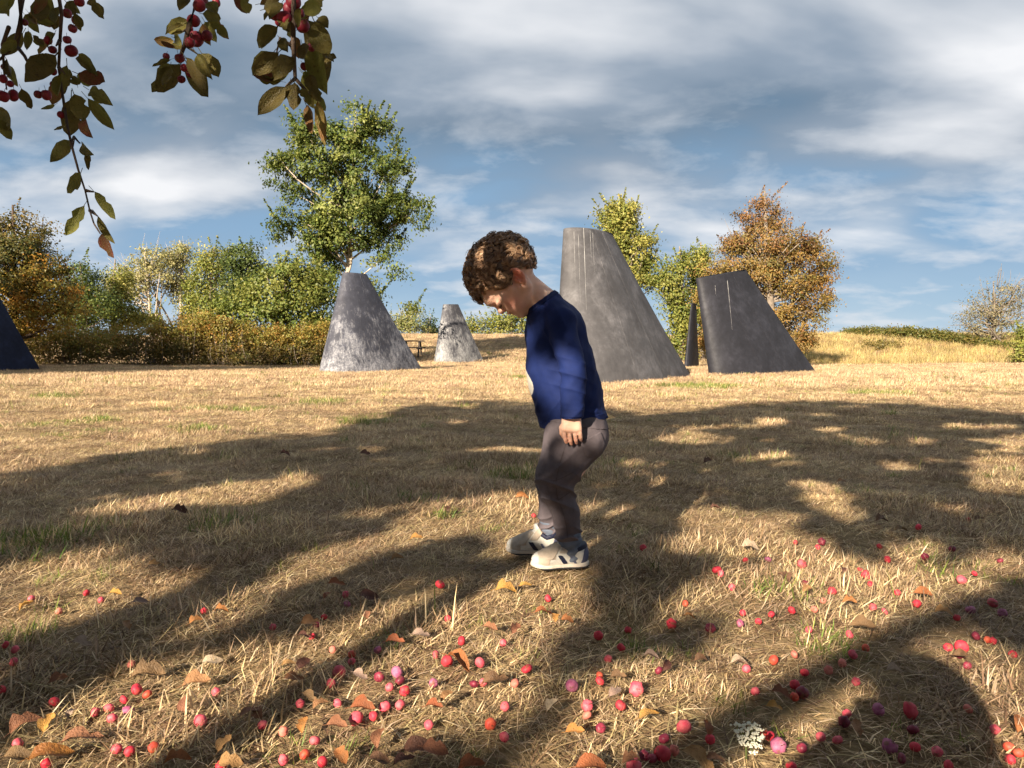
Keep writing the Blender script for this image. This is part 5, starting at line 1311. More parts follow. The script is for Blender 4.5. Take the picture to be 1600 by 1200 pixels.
# ground patches that stay sunlit between the boughs: photo centre, half axes, turn (degrees), in photo pixels
LIT = [(1560, 735, 60, 34, 0), (1590, 690, 40, 10, 0), (993, 727, 16, 9, 0), (1065, 684, 40, 9, -6), (1205, 660, 20, 6, 0), (1110, 690, 30, 8, 0), (1350, 690, 26, 7, 0), (1400, 732, 38, 8, 4), (1215, 715, 22, 6, 0), (1300, 672, 24, 5, 0), (1500, 668, 22, 6, 0), (1440, 690, 18, 5, 0), (1560, 668, 30, 5, 0),
       (1290, 775, 52, 16, 28), (1120, 812, 26, 18, 0), (1205, 815, 26, 14, 0), (1150, 850, 20, 14, 0), (1250, 850, 32, 16, 10), (1290, 885, 60, 14, 8), (1100, 850, 18, 10, 0), (1060, 780, 16, 8, 0), (950, 800, 20, 8, 0), (1420, 860, 22, 12, 0), (1440, 905, 60, 20, 5), (1560, 880, 24, 14, 0),
       (1330, 940, 110, 34, 8), (1360, 985, 100, 30, 10), (1200, 1000, 70, 40, -20), (1170, 1060, 110, 60, 0), (1060, 1100, 110, 60, -25), (1180, 1150, 120, 60, 0), (1000, 1180, 80, 40, 0), (1130, 930, 60, 18, -10), (1150, 905, 30, 12, 0),
       (760, 802, 95, 22, -12), (640, 838, 90, 17, -14), (520, 872, 90, 16, -16), (420, 908, 60, 14, -14), (815, 830, 26, 30, 0), (870, 905, 38, 26, 0), (850, 960, 50, 30, 0), (260, 925, 110, 13, -6), (90, 905, 110, 18, -4), (900, 850, 10, 10, 0),
       (330, 775, 120, 14, -8), (450, 755, 60, 8, -8), 
       (690, 955, 120, 26, -12), (600, 1000, 130, 34, -12), (470, 1050, 130, 40, -16), (330, 1090, 130, 36, -14), (180, 1130, 130, 34, -8), (60, 1120, 90, 40, 0), (720, 1030, 90, 40, -10), (560, 1090, 80, 34, -10), (320, 1160, 120, 30, 0), (780, 960, 70, 40, 0), (60, 960, 60, 12, -8), (340, 960, 70, 9, -12), (500, 1130, 70, 22, 0), (30, 1180, 60, 20, 0), (690, 1090, 60, 24, 0),
       (1570, 1110, 60, 60, 0), (1540, 1050, 40, 16, 20), (1450, 1000, 60, 16, 10), (1240, 1090, 70, 60, 0), (1390, 955, 70, 22, 0), (1000, 1060, 50, 20, -20), (560, 1120, 120, 36, -6), (700, 1060, 100, 36, -8), (420, 1125, 120, 36, -6), (250, 1150, 120, 36, 0)]
# thin spots: light that flickers over the boy (ground centre, along-sun half length, half width, share of leaves missing)
THIN = [((0.80, 3.46), 0.42, 0.19, 0.95), ((0.66, 2.80), 0.45, 0.16, 0.25)]
EDGE = [(-400, 790), (-60, 758), (0, 747), (150, 716), (350, 692), (500, 684), (560, 662), (640, 637), (740, 627), (830, 631), (930, 640), (1010, 650), (1100, 641), (1250, 629), (1400, 632), (1500, 639), (1600, 648), (1900, 662)]

def project(x, y, z=0.0):
    """world to photo pixels (arrays)"""
    X = x; Yv = y; Z = z - CAMZ
    fw = Yv * math.cos(PITCH) - Z * math.sin(PITCH); up = Yv * math.sin(PITCH) + Z * math.cos(PITCH)
    fw = np.where(fw > 0.05, fw, 0.05)
    return 800 + F * X / fw, 600 - F * up / fw

def crab_apple():
    g = np.random.default_rng(77)
    tx, ty = -2.4, -2.7
    root = empty('crab_apple_tree', (tx, ty, 0)); tag(root, 'crab apple tree overhead with fruiting sprays hanging into the top left corner', 'tree')
    # ---- trunk and boughs
    mb = MB(); crotch = Vector((tx + 0.15, ty + 0.2, 1.15))
    mb.tube([(tx, ty, -0.08), (tx + .02, ty + .05, 0.2), (tx + .1, ty + .1, 0.7), crotch], [0.22, 0.155, 0.14, 0.145], 12)
    ends = [(-5.2, -0.8, 3.0), (-4.2, -4.0, 3.4), (-1.0, -0.4, 3.1), (0.9, -1.6, 3.3), (-2.4, -2.2, 4.2), (-0.6, -4.2, 3.3), (-3.4, 0.1, 2.9), (2.4, -2.4, 3.0), (-6.0, -2.6, 2.8), (0.6, -0.2, 2.7)]
    boughs = []
    fork = Vector((-2.3, -2.35, 3.0))
    for ei, e in enumerate(ends):
        b = curve_pts(fork if ei in (2, 3, 7, 9) else crotch, e, g, -0.10, 9, 0.03); boughs.append(b); mb.tube(b, [(0.034 if ei in (2, 3, 7, 9) else 0.050) * (1 - 0.85 * i / 9) + 0.006 for i in range(10)], 8)
    mb.obj('trunk', M['bark_dark'], root)
    # ---- crown: leaves in the boughs' volume; gaps in it let the sun through
    N = 330000
    lo = np.array([-8.5, -6.5, 1.75]); hi = np.array([4.5, 1.7, 4.7])
    B = np.array([p for b in boughs for p in b[3:]])
    P = g.uniform(lo, hi, (N, 3))
    # where would its shadow fall?
    sx = P[:, 0] - P[:, 2] * SUNX; sy = P[:, 1] - P[:, 2] * SUNY
    px, py = project(sx, sy)
    edge = np.interp(px, [e[0] for e in EDGE], [e[1] for e in EDGE])
    ok = (py > edge + g.normal(size=N) * 2.5) & (sy > 0.12) & (sx > -5.5) & (sx < 8.5)
    ok &= ~((px < -250) & (g.random(N) < 0.5))
    def vnoise(cell, seed):      # value noise over where the shadow lands
        t_ = np.random.default_rng(seed).random((128, 128)); fx = sx / cell + 60; fy = sy / cell + 20; i = np.floor(fx).astype(int); j = np.floor(fy).astype(int); a = fx - i; b = fy - j
        a = a * a * (3 - 2 * a); b = b * b * (3 - 2 * b); q = lambda u, v: t_[(i + u) % 128, (j + v) % 128]
        return (q(0, 0) * (1 - a) + q(1, 0) * a) * (1 - b) + (q(0, 1) * (1 - a) + q(1, 1) * a) * b
    nz = 0.6 * vnoise(0.26, 1) + 0.4 * vnoise(0.13, 2); nl = vnoise(0.9, 3)
    far_ = smooth(2.2, 5.0, sy)
    nz2 = 0.6 * vnoise(0.42, 4) + 0.4 * vnoise(0.2, 5)
    fleck = np.where(far_ > 0.5, nz2, nz)
    ok &= ~(fleck > 0.80 + 0.02 * far_ - 0.12 * nl + 0.05 * (px < 700))
    for (cx, cy, rx, ry, tw) in LIT:
        c, s = math.cos(R(tw)), math.sin(R(tw)); g0 = ground(cx, cy)
        v1 = ground(cx + c * rx, cy + s * rx) - ground(cx - c * rx, cy - s * rx); v2 = ground(cx - s * ry, cy + c * ry) - ground(cx + s * ry, cy - c * ry); v1 *= 0.5; v2 *= 0.5
        grow = 0.072 if cy > 770 else 0.02
        v1 *= 1 + grow / v1.length; v2 *= 1 + grow / v2.length; det = v1.x * v2.y - v1.y * v2.x; dx = sx - g0.x; dy = sy - g0.y
        u = (dx * v2.y - dy * v2.x) / det; v = (v1.x * dy - v1.y * dx) / det
        ok &= ~((u * u + v * v) < 1.0 + 1.9 * (nz - 0.48) + 0.08 * g.normal(size=N))
    for (c0, hl, hw, share) in THIN:
        ax_ = math.sin(SUN_AZ), math.cos(SUN_AZ); dx = sx - c0[0]; dy = sy - c0[1]; u = (dx * ax_[0] + dy * ax_[1]) / hl; v = (dx * ax_[1] - dy * ax_[0]) / hw
        ok &= ~((u * u + v * v < 1) & (np.sin(sx * 16 + 1.0) * np.sin(sy * 11 + 0.5) + 0.6 * g.normal(size=N) > 0.7 - 1.3 * share))
    # keep out of the view: the crown stays above and behind the picture
    ok &= ~((P[:, 1] > 0.05) & (P[:, 2] < CAMZ + 0.62 * P[:, 1] + 0.35) & (np.abs(P[:, 0]) < 0.85 * P[:, 1] + 0.4))
    # crown outline: a broad low dome
    dome = ((P[:, 0] + 2.0) / 6.6) ** 2 + ((P[:, 1] + 2.3) / 4.3) ** 2 + ((P[:, 2] - 2.6) / 2.2) ** 2
    ok &= dome < 1.0
    P = P[ok]
    # thicken the rows of leaves around twigs (small scale clumps), thin elsewhere
    cl = np.sin(P[:, 0] * 7 + 2 * np.sin(P[:, 1] * 5)) * np.sin(P[:, 1] * 8 + P[:, 2] * 3) * np.sin(P[:, 2] * 9 + P[:, 0] * 2)
    P = P[(cl > -0.25) | (g.random(len(P)) < 0.35)]
    n = len(P); cols = palette_cols(n, [(0.075, 0.085, 0.02), (0.10, 0.10, 0.025), (0.06, 0.07, 0.018), (0.13, 0.09, 0.025)], g)
    V, Fc = leaf_geo(P, 0.082, g, 0.6)
    mesh_obj('crown', V, Fc, M['leaf'], root, np.repeat(cols, 4, 0), smooth_=False)
    print('crab crown leaves', n)
    # ---- the sprays we see
    shapes = [leaf_shape(900 + i) for i in range(9)]
    meshes = {}
    for mk in ('apple_leaf', 'apple_leaf_red', 'apple_leaf_yellow'):
        meshes[mk] = [make_mesh('leaf', sh[0], sh[1], M[mk]) for sh in shapes]
    fmesh = [apple_mesh('crab_apple', 40 + i, FR[k]) for i, k in enumerate(('hung', 'hung', 'dark', 'hung'))]
    gg = random.Random(3)
    for si, S in enumerate(SPRAYS):
        D0 = S['D']; K = lambda x, y, d=0.0: at(x * ZK, y * ZK, D0 + d)
        mbt = MB()
        for ti, tw in enumerate(S['twigs']):
            pts = [K(x, y, 0.03 * math.sin(i * 1.3 + ti)) for i, (x, y) in enumerate(tw)]
            if ti == 0:      # runs up and back to the boughs overhead
                top = pts[0]; e = min((Vector(q) for q in B), key=lambda q: (q - top).length); pts = curve_pts(e, top, g, -0.05, 5, 0.03)[:-1] + pts
                rad = list(np.linspace(0.012, 0.0028, len(pts)))
            else: rad = list(np.linspace(0.0036, 0.0012, len(pts)))
            mbt.tube(pts, rad, 6)
        bo = mbt.obj('hanging_branch', M['bark_dark'], root); bo.name = 'hanging_branch'
        off = world_origin(bo)
        for li, (x0, y0, x1, y1, wd) in enumerate(S['leaves']):
            dz = gg.uniform(-0.07, 0.07); a = K(x0, y0, dz); b = K(x1, y1, dz + gg.uniform(-0.03, 0.03)); d = b - a; L = d.length
            mk = 'apple_leaf'
            if (si == 2 and li in (12, 13)) or (si == 1 and li == 8) or gg.random() < 0.12: mk = 'apple_leaf_red'
            if si == 2 and li == 17: mk = 'apple_leaf_yellow'
            me = meshes[mk][gg.randrange(9)]
            o = bpy.data.objects.new('leaf', me); link(o, bo)
            wfac = max(0.5, min(2.2, (wd * ZK / F * D0) / (0.62 * L)))
            yv = d.normalized(); view = Vector((gg.uniform(-.45, .45), -1, gg.uniform(-.4, .4))).normalized(); xv = yv.cross(view).normalized(); zv = xv.cross(yv)
            mt = Matrix((xv * L * wfac, yv * L, zv * L)).transposed().to_4x4(); mt.translation = a - off
            o.matrix_basis = mt
        extra = [q for q in S['leaves'] if max(q[1], q[3]) < 480 and gg.random() < 0.85]
        for (x0, y0, x1, y1, wd) in extra:
            jx, jy = gg.uniform(-34, 34), gg.uniform(-34, 34); dz = gg.uniform(0.03, 0.12); a = K(x0 + jx, y0 + jy, dz); b = K(x1 + jx * 0.5 + gg.uniform(-25, 25), y1 + jy * 0.5 + gg.uniform(-20, 20), dz); d = b - a; L = d.length
            o = bpy.data.objects.new('leaf', meshes['apple_leaf_red' if gg.random() < .2 else 'apple_leaf'][gg.randrange(9)]); link(o, bo)
            yv = d.normalized(); view = Vector((gg.uniform(-.8, .8), -1, gg.uniform(-.6, .6))).normalized(); xv = yv.cross(view).normalized(); zv = xv.cross(yv)
            mt = Matrix((xv * L * 0.92, yv * L, zv * L)).transposed().to_4x4(); mt.translation = a - off; o.matrix_basis = mt
        for (x, y, r) in S['fruits']:
            p = K(x, y, gg.uniform(-0.05, 0.05)); o = bpy.data.objects.new('fruit', fmesh[gg.randrange(4)]); link(o, bo)
            k = r * ZK / F * D0; o.location = p - off; o.scale = (k, k, k * gg.uniform(1.0, 1.22)); o.rotation_euler = (gg.uniform(-.5, .5), gg.uniform(-.5, .5), gg.uniform(0, 6))
    return root
crab_apple()
# ------------------------------------------------------------------ fallen crab apples: photo position, radius in photo pixels, colour
def Z4(ox, oy, L): return [(ox + x / 4.0, oy + y / 4.0, r / 4.0 * 0.98, c) for x, y, r, c in L]
def Z2(ox, oy, L): return [(ox + x / 2.0, oy + y / 2.0, r / 2.0, c) for x, y, r, c in L]
r_, p_, d_, u_, o_, s_ = 'red', 'pink', 'dark', 'purple', 'orange', 'salmon'
APPLES = Z4(800, 900, [(226, 140, 28, r_), (1375, 70, 28, p_), (1083, 172, 20, o_), (1443, 231, 22, r_), (1540, 283, 20, r_), (1425, 295, 30, u_), (997, 298, 40, r_), (540, 372, 36, r_), (725, 338, 28, r_), (682, 447, 34, r_), (600, 518, 30, p_), (92, 580, 42, r_), (18, 670, 20, s_), (918, 590, 30, d_), (550, 655, 28, r_), (548, 625, 22, o_), (375, 685, 48, u_),
    (778, 705, 55, p_), (470, 810, 44, p_), (470, 870, 20, s_), (680, 808, 38, r_), (1465, 580, 25, p_), (1520, 720, 32, p_), (1075, 940, 55, p_), (950, 1015, 28, d_), (1238, 1020, 34, r_), (940, 1110, 58, r_), (1015, 1090, 34, s_), (825, 1120, 30, d_), (875, 1140, 30, d_), (760, 1180, 55, p_), (1580, 990, 28, o_), (1240, 325, 38, d_), (555, 950, 30, d_)])
APPLES += Z4(1200, 900, [(400, 95, 35, r_), (148, 215, 32, r_), (290, 208, 28, s_), (930, 172, 32, r_), (808, 103, 18, r_), (1210, 25, 36, p_), (230, 50, 30, d_), (345, 155, 20, s_), (1405, 168, 38, p_), (1265, 212, 38, u_), (1465, 232, 34, u_), (1180, 260, 20, r_), (20, 240, 25, r_), (655, 195, 30, p_), (730, 222, 24, p_), (255, 335, 24, p_), (510, 365, 32, p_), (610, 450, 18, o_),
    (530, 490, 36, p_), (465, 545, 32, s_), (378, 588, 32, s_), (228, 603, 32, r_), (35, 525, 36, o_), (168, 680, 36, r_), (215, 730, 45, d_), (165, 755, 28, o_), (550, 660, 24, p_), (1125, 445, 32, r_), (1210, 442, 50, r_), (1370, 398, 24, o_), (1405, 405, 22, r_), (1530, 490, 22, r_), (1300, 375, 30, d_), (1245, 560, 26, d_), (1200, 490, 34, d_), (690, 835, 46, u_), (890, 840, 58, r_),
    (492, 860, 32, p_), (475, 910, 42, d_), (905, 960, 40, d_), (920, 1068, 38, r_), (1058, 1098, 32, p_), (760, 1065, 50, u_), (835, 1140, 30, d_), (330, 1005, 32, p_), (435, 1025, 22, p_), (212, 1075, 26, d_), (65, 1060, 55, u_), (145, 1190, 34, r_), (10, 1000, 25, r_), (1420, 960, 32, p_), (1250, 830, 22, s_), (1505, 1068, 34, o_), (1565, 1105, 30, o_), (1515, 1148, 34, r_), (1130, 1190, 40, r_), (165, 490, 25, s_), (640, 50, 15, r_), (620, 5, 16, r_)])
APPLES += Z2(800, 600, [(410, 512, 14, r_), (1270, 447, 12, r_), (1427, 424, 10, r_), (1148, 507, 10, r_), (955, 510, 10, r_), (968, 493, 15, d_), (885, 495, 9, r_), (1173, 548, 15, r_), (730, 550, 11, r_), (800, 548, 13, u_), (906, 563, 18, p_), (640, 580, 17, r_), (652, 592, 14, p_), (1105, 595, 17, r_), (1088, 580, 10, r_), (1403, 610, 17, p_), (1445, 592, 10, r_), (1290, 540, 15, d_), (1525, 552, 12, d_), (1375, 515, 13, d_), (68, 412, 10, r_)])
APPLES += Z4(0, 900, [(540, 105, 24, r_), (632, 150, 18, p_), (195, 140, 18, p_), (368, 220, 18, s_), (1275, 218, 22, r_), (35, 430, 28, r_), (85, 535, 20, p_), (95, 460, 18, p_), (8, 712, 20, r_), (855, 708, 42, r_), (920, 740, 36, o_), (775, 775, 30, r_), (680, 825, 36, p_), (800, 840, 38, u_), (595, 850, 28, p_), (700, 890, 26, p_), (338, 788, 38, r_), (1252, 905, 45, p_), (110, 1045, 34, p_), (730, 1080, 36, p_), (810, 1095, 26, r_), (960, 1070, 30, o_), (820, 550, 24, s_), (290, 1175, 26, r_), (1380, 1185, 25, r_), (1350, 725, 24, p_)])
APPLES += Z4(400, 900, [(1150, 52, 38, r_), (560, 115, 28, p_), (570, 175, 30, u_), (425, 258, 24, r_), (380, 305, 25, d_), (105, 320, 24, p_), (350, 378, 24, r_), (480, 460, 28, s_), (600, 490, 30, o_), (598, 535, 30, p_), (520, 600, 50, p_), (468, 670, 34, p_), (1125, 492, 32, p_), (1195, 532, 44, r_), (1285, 405, 34, r_), (1400, 540, 42, p_), (760, 462, 28, u_), (880, 600, 45, u_), (770, 630, 40, d_), (900, 655, 40, d_), (930, 718, 40, r_), (835, 695, 32, p_),
    (1110, 668, 30, u_), (1365, 675, 28, d_), (1420, 665, 28, p_), (625, 890, 52, p_), (735, 875, 32, r_), (805, 815, 40, p_), (900, 805, 36, p_), (510, 795, 15, p_), (275, 798, 20, p_), (1080, 930, 30, p_), (1465, 925, 44, o_), (1555, 815, 22, p_), (1552, 1005, 22, p_), (40, 930, 22, p_), (172, 970, 34, s_), (368, 1028, 38, p_), (305, 1115, 30, o_), (172, 1148, 34, p_), (415, 1160, 25, r_), (1545, 418, 24, p_), (1200, 265, 22, r_)])
# fallen leaves: photo position, length in photo pixels, kind (0 brown 1 orange 2 dark 3 greyed 4 yellow), turn
LEAVES = [(38, 1128, 52, 0, 60), (75, 1128, 38, 1, 100), (75, 1172, 84, 4, 35), (125, 1148, 78, 0, 30), (25, 1178, 44, 2, 10), (305, 1065, 46, 0, 20), (285, 1098, 36, 0, 120), (390, 1108, 40, 0, 45), (228, 1052, 62, 2, 15), (40, 944, 26, 1, 70), (125, 1005, 42, 3, -10), (218, 936, 26, 3, 30), (200, 975, 26, 0, 130), (330, 1028, 34, 3, 10), (179, 925, 18, 1, 0),
          (90, 1060, 30, 0, 20), (110, 1110, 24, 3, 90), (275, 1185, 42, 1, 20), (350, 1160, 28, 0, 60), (358, 1188, 40, 0, 0), (305, 967, 22, 1, 40), (575, 926, 36, 2, -20), (572, 958, 26, 0, 110), (525, 908, 30, 1, 10), (510, 927, 18, 1, 80), (484, 968, 34, 0, 20), (616, 1001, 36, 1, -15), (657, 987, 32, 3, 15), (715, 1030, 50, 1, -45), (565, 1104, 42, 1, 0), (592, 1150, 40, 0, 85),
          (678, 1168, 46, 0, -25), (531, 1177, 34, 1, -50), (677, 1102, 32, 1, -20), (772, 1057, 46, 2, 15), (405, 1110, 30, 0, 120), (525, 1131, 36, 0, 0), (450, 1033, 22, 0, 30), (472, 1035, 32, 2, 60), (458, 1055, 34, 0, 10), (562, 1050, 26, 3, -20), (735, 1196, 46, 1, 5), (630, 1187, 38, 2, 25), (592, 1180, 36, 2, 0), (500, 1097, 28, 0, 40), (790, 918, 40, 1, 8), (765, 978, 26, 0, -20), (697, 1085, 24, 0, 60), (482, 1087, 34, 2, -30), (650, 1162, 46, 2, 10), (475, 1130, 26, 1, 90),
          (849, 953, 34, 1, 15), (866, 962, 22, 1, 90), (805, 982, 30, 0, 70), (886, 966, 18, 1, 0), (1012, 1112, 40, 1, 25), (862, 1100, 26, 3, 60), (922, 1192, 54, 1, 5), (1088, 1185, 60, 0, -50), (1017, 1022, 26, 3, -10), (1155, 1032, 34, 3, 10), (1095, 1027, 28, 2, 20), (960, 1077, 28, 3, 40), (1078, 960, 24, 1, 0), (1106, 1135, 18, 1, 80), (1117, 1180, 30, 0, 10), (965, 1055, 24, 2, 0), (985, 1185, 32, 0, 20), (897, 1140, 18, 1, 0), (1040, 1037, 28, 2, 60), (820, 911, 24, 1, 20),
          (1442, 924, 36, 1, 10), (1327, 938, 28, 1, 5), (1347, 976, 42, 2, -20), (1591, 1125, 46, 1, 60), (1397, 1046, 22, 3, 0), (1475, 954, 34, 0, -15), (1210, 1100, 26, 1, 0), (1341, 1135, 34, 0, 80), (1500, 1020, 30, 2, 10), (1260, 919, 22, 0, 30), (1220, 1080, 34, 0, -20), (1105, 720, 20, 2, 30), (1117, 792, 20, 2, 0), (1378, 810, 28, 2, 20), (1317, 887, 24, 2, 80), (1225, 900, 30, 2, 100), (1172, 852, 36, 3, -10), (1408, 825, 26, 2, 0), (815, 775, 32, 1, 10), (1315, 750, 18, 0, 0), (1530, 810, 22, 2, 10),
          (280, 797, 48, 2, 0), (570, 708, 32, 2, 0), (445, 708, 30, 2, 10), (700, 795, 20, 2, 60), (650, 840, 24, 1, 10), (345, 950, 20, 1, 0), (800, 858, 14, 3, 0), (620, 870, 24, 0, 30), (240, 880, 22, 0, 0), (475, 990, 18, 2, 0)]
ZONES = [((1285, 1005, 1530, 1200), "in the photographer's shadow"), ((1130, 1100, 1285, 1200), 'around the white flower head'), ((1530, 1030, 1600, 1200), 'in the lower right corner'), ((1200, 1000, 1300, 1100), "left of the photographer's shadow"),
         ((950, 780, 1230, 905), "in far grass right of the boy's shoes"), ((1230, 780, 1600, 905), 'in far grass toward the right edge'), ((950, 905, 1180, 985), 'in mid grass right of the boy'), ((1180, 905, 1330, 1000), 'in the sunlit patch right of centre'), ((1330, 905, 1440, 1030), 'in broad sunlit patch at right'), ((1440, 905, 1600, 1050), 'in the shade by the right edge'),
         ((800, 890, 950, 1010), "just below the boy's shoes"), ((800, 1010, 950, 1130), 'in shade below the boy'), ((950, 985, 1200, 1100), 'in mid foreground, right half'), ((800, 1130, 960, 1200), 'at the bottom edge below the boy'), ((960, 1100, 1130, 1200), 'left of the white flower head'),
         ((0, 780, 950, 895), 'in the sunlit strip beside the boy'), ((0, 895, 200, 1030), 'near the left edge in shade'), ((200, 895, 400, 1030), 'in the dark shade at left'), ((0, 1030, 150, 1200), 'in the lower left corner'), ((150, 1030, 400, 1130), 'on sunny rim of left shade'), ((150, 1130, 400, 1200), 'along the bottom left edge'),
         ((400, 895, 600, 1000), 'left of centre below the sunlit strip'), ((600, 895, 800, 1000), "left of the boy's shoes"), ((400, 1000, 560, 1080), 'in sunlit patch left of centre'), ((560, 1000, 680, 1100), 'in apple-strewn patch, centre left'), ((680, 1000, 800, 1100), 'in the sunlit patch below the shoes'), ((400, 1080, 560, 1200), 'at the bottom, left of centre'), ((560, 1100, 800, 1200), 'at the bottom, just left of centre'), ((0, 0, 1600, 1200), 'far back on the shaded lawn')]
ORD = ['leftmost', 'second from left', 'third from left', 'fourth from left', 'fifth from left', 'sixth from left', 'seventh from left', 'eighth from left', 'ninth from left', 'tenth from left', 'eleventh from left', 'twelfth from left']
NUM = ['', 'one', 'two', 'three', 'four', 'five', 'six', 'seven', 'eight', 'nine', 'ten', 'eleven', 'twelve']
def zone_labels(items, word):
    """items: (x, y, kind word); a label per item that singles it out by colour, place and order"""
    S = {}
    for i, (x, y, k) in enumerate(items):
        z = next(t for (b, t) in ZONES if b[0] <= x <= b[2] and b[1] <= y <= b[3]); S.setdefault((z, k), []).append(i)
    L = [None] * len(items)
    for (z, k), ids in S.items():
        ids.sort(key=lambda i: items[i][0])
        for j, i in enumerate(ids):
            if len(ids) == 1: L[i] = 'only %s %s %s' % (k, word, z)
            elif len(ids) == 2: L[i] = '%s of two %s %ss %s' % (('left', 'right')[j], k, word, z)
            else: L[i] = '%s of %s %s %ss %s' % (ORD[j] if j < len(ids) - 1 else 'rightmost', NUM[len(ids)], k, word, z)
    return L

def fallen():
    g = random.Random(17)
    cw = {'red': 'red', 'pink': 'pinkish red', 'dark': 'dark wine-red', 'purple': 'purplish', 'orange': 'orange-red', 'salmon': 'pale salmon'}
    am = {}
    for k in FR: am[k] = [apple_mesh('crab_apple', 200 + 10 * i, FR[k], True, sh) for i, sh in enumerate((0.3, 0.8, 1.8 if k in ('dark', 'purple') else 1.2))]
    for (x, y, r, c), lab in zip(APPLES, zone_labels([(a[0], a[1], cw[a[3]]) for a in APPLES], 'crab apple')):
        q = ground(x, y, 0.024); k = r / F * math.hypot(q.y, CAMZ)
        k = max(0.0075, min(0.0132, k * 0.83)); q = ground(x, y, 0.007 + k * 0.70)
        o = bpy.data.objects.new('crab_apple', am[c][g.randrange(3)]); link(o); o.location = q
        o.scale = (k, k, k * g.uniform(0.74, 1.02)); o.rotation_euler = (g.uniform(0.3, 2.4), g.uniform(-.6, .6), g.uniform(0, 6.28))
        tag(o, lab, 'apple', 'fallen crab apples')
        KEEP.append((q.x, q.y - 0.018, k * 1.0 + 0.012))
    lw = ['brown', 'orange-brown', 'dark brown', 'greyish', 'yellow']
    shp = [leaf_shape(700 + i, 6) for i in range(7)]
    for sh in shp:      # dried leaves curl up
        v = sh[0]; f = v[:, 1]; v[:, 2] += 0.28 * (np.abs(v[:, 0]) / 0.3) ** 1.6 * 0.5 + 0.10 * np.sin(f * 5)
    lm = [[make_mesh('fallen_leaf', sh[0], sh[1], m) for sh in shp] for m in M['brown_leaf']]
    for (x, y, L, k, an), lab in zip(LEAVES, zone_labels([(l[0], l[1], lw[l[3]]) for l in LEAVES], 'fallen leaf')):
        lab = lab.replace('leafs', 'leaves')
        q = ground(x, y, 0.026); S = L / F * math.hypot(q.y, CAMZ) * 1.12
        S = max(0.028, min(0.055, S * 0.75))
        o = bpy.data.objects.new('fallen_leaf', lm[k][g.randrange(7)]); link(o)
        # lies in the grass tipped towards the viewer, its length running across the picture by the turn read off the photo
        a = R(an + g.uniform(-8, 8)); dirn = Vector((math.cos(a), 0.75 * math.sin(a), 0.35 * math.sin(a) + g.uniform(-.12, .12))).normalized()
        nrm = Vector((g.uniform(-.5, .5), g.uniform(-.75, -.1), 0.9)).normalized(); nrm = (nrm - dirn * nrm.dot(dirn)).normalized(); sd = dirn.cross(nrm)
        mt = Matrix((sd * S * g.uniform(0.85, 1.15), dirn * S, nrm * S * g.uniform(0.8, 1.2))).transposed().to_4x4(); mt.translation = q - dirn * S * 0.45 - Vector((0, 0, 0.003))
        o.matrix_basis = mt; tag(o, lab, 'leaf', 'fallen leaves in the grass')
        KEEP.append((q.x, q.y - 0.015, S * 0.30))
fallen()

# ------------------------------------------------------------------ white flower head in the grass
def flower():
    g = random.Random(9); q = ground(1170, 1142, 0.055); root = empty('wild_flower', (q.x, q.y + 0.01, float(terrain(q.x, q.y))))
    tag(root, 'white umbel flower head low in the sunlit grass near the bottom', 'flower')
    white = plain('flower_white', (0.80, 0.77, 0.62), 0.7, 0.2, 0.08); green = plain('flower_stem', (0.13, 0.16, 0.05), 0.6, 0.2)
    mb = MB(); base = Vector((q.x, q.y + 0.012, q.z - 0.022)); mb.tube([(q.x + .004, q.y + .02, float(terrain(q.x, q.y)) - .005), base], [0.0016, 0.0014], 6)
    up = Vector((0.05, -0.55, 0.83)).normalized(); sx = up.cross(Vector((0, 1, 0))).normalized(); sy = up.cross(sx); heads = []
    for k in range(21):
        rr = 0.022 * math.sqrt((k + 0.4) / 21) * g.uniform(.92, 1.06); an = k * 2.39996
        h = base + up * (0.020 - 6.0 * rr * rr) + sx * rr * math.cos(an) + sy * rr * math.sin(an); heads.append(h); mb.tube([base, base.lerp(h, .5) - up * 0.002, h], 0.0006, 4)
    mb.obj('stem', green, root)
    for h in heads:
        m2 = MB()
        for _ in range(14):
            c = h + Vector((g.gauss(0, .0021), g.gauss(0, .0021), g.gauss(0, .0012))); r = g.uniform(.0013, .0022)
            v_ = [c + Vector(d) * r for d in ((1, 0, 0), (-1, 0, 0), (0, 1, 0), (0, -1, 0), (0, 0, 1), (0, 0, -1))]
            m2.add(v_, [(0, 2, 4), (2, 1, 4), (1, 3, 4), (3, 0, 4), (2, 0, 5), (1, 2, 5), (3, 1, 5), (0, 3, 5)])
        m2.obj('floret', white, root)
    KEEP.append((q.x, q.y - 0.02, 0.05))
flower()

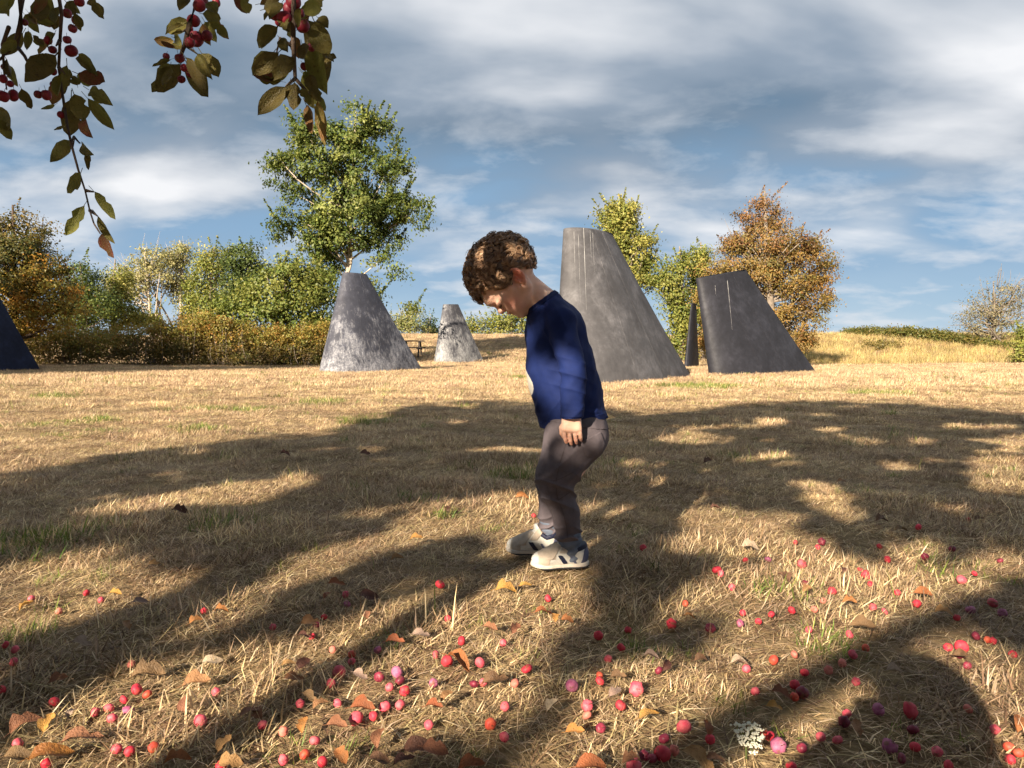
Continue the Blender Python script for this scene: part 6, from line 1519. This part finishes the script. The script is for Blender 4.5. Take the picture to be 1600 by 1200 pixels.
# ------------------------------------------------------------------ the photographer, crouching behind the phone: only the shadow shows
def photographer():
    root = empty('person', (-0.14, -0.5, 0.0)); tag(root, 'adult crouching to take the picture, seen only as the shadow at lower right', 'person')
    v = Vol((-0.75, -1.0, -0.02), (0.5, 0.06, 0.95), 0.011)
    P = lambda *a: np.array(a, float)
    hd = P(-0.135, -0.36, 0.755); v.add(vell(hd, np.eye(3), (0.078, 0.098, 0.112)))
    v.add(vell(hd + P(0, 0.092, -0.02), np.eye(3), (0.014, 0.02, 0.022)), 0.02)
    v.add(vround(hd + P(0, -.02, -.06), P(-0.14, -0.43, 0.58), 0.05, 0.058), 0.03)
    for q in (-1, 1):
        sh = P(-0.14 + q * 0.175, -0.43, 0.56); el = P(-0.14 + q * 0.25, -0.24, 0.42); ha = P(0.0 + q * 0.075 - 0.005, -0.035, 0.57)
        v.add(vround(P(-0.14, -0.44, 0.55), sh, 0.075, 0.062), 0.05); v.add(vround(sh, el, 0.055, 0.045), 0.03); v.add(vround(el, ha, 0.043, 0.03), 0.02)
        v.add(vell(ha + P(0, -0.012, 0.0), np.eye(3), (0.022, 0.022, 0.042)), 0.02)
        for f in range(4): v.add(vround(ha + P(-q * .01, 0.0, .03 - .02 * f), ha + P(-q * .045, -0.014, .03 - .02 * f), 0.010, 0.009), 0.004)
        hip = P(-0.14 + q * 0.10, -0.62, 0.20); kn = P(-0.14 + q * 0.20, -0.30, 0.36 if q < 0 else 0.10); an = P(-0.14 + q * 0.17, -0.40, 0.07) if q < 0 else P(-0.14 + q * 0.14, -0.72, 0.07)
        v.add(vround(hip, kn, 0.10, 0.068), 0.05); v.add(vround(kn, an, 0.062, 0.045), 0.03); v.add(vround(an + P(0, -.03, -.03), an + P(0, .15 if q < 0 else -.1, -.035), 0.04, 0.035), 0.02)
    for z, y, r in ((0.24, -0.62, .13), (0.38, -0.55, .125), (0.50, -0.47, .125)):
        v.add(vround(P(-0.20, y, z), P(-0.08, y, z), r, r), 0.06)
    V, Q = v.mesh(); c = np.tile(np.array([0.05, 0.06, 0.075]), (len(V), 1)); c[V[:, 2] < 0.30] = (0.04, 0.05, 0.09)
    sk = (np.linalg.norm(V - hd, axis=1) < 0.14) & (V[:, 2] > 0.645) | ((V[:, 1] > -0.07)); c[sk] = (0.55, 0.33, 0.24)
    hair = (np.linalg.norm(V - hd, axis=1) < 0.14) & (V[:, 2] > 0.70) & ((V[:, 1] < hd[1] + 0.02) | (V[:, 2] > 0.81)); c[hair] = (0.06, 0.035, 0.02)
    mesh_obj('body', V, Q, fabric('photographer_clothes', None, 0.8, 500, 0.2, 0.2, attr=True), root, c)
    ph = empty('phone', (0, -0.012, 0.575)); tag(ph, "black phone held up in the photographer's hands", 'phone')
    b = MB().box((0, -0.012, 0.575), (0.150, 0.008, 0.072)); b.obj('case', plain('phone_case', (0.02, 0.02, 0.022), 0.35), ph, False)
    MB().box((0, -0.0175, 0.575), (0.142, 0.002, 0.066)).obj('screen', plain('phone_screen', (0.01, 0.01, 0.012), 0.1, 0.5), ph, False)
photographer()
lawn()
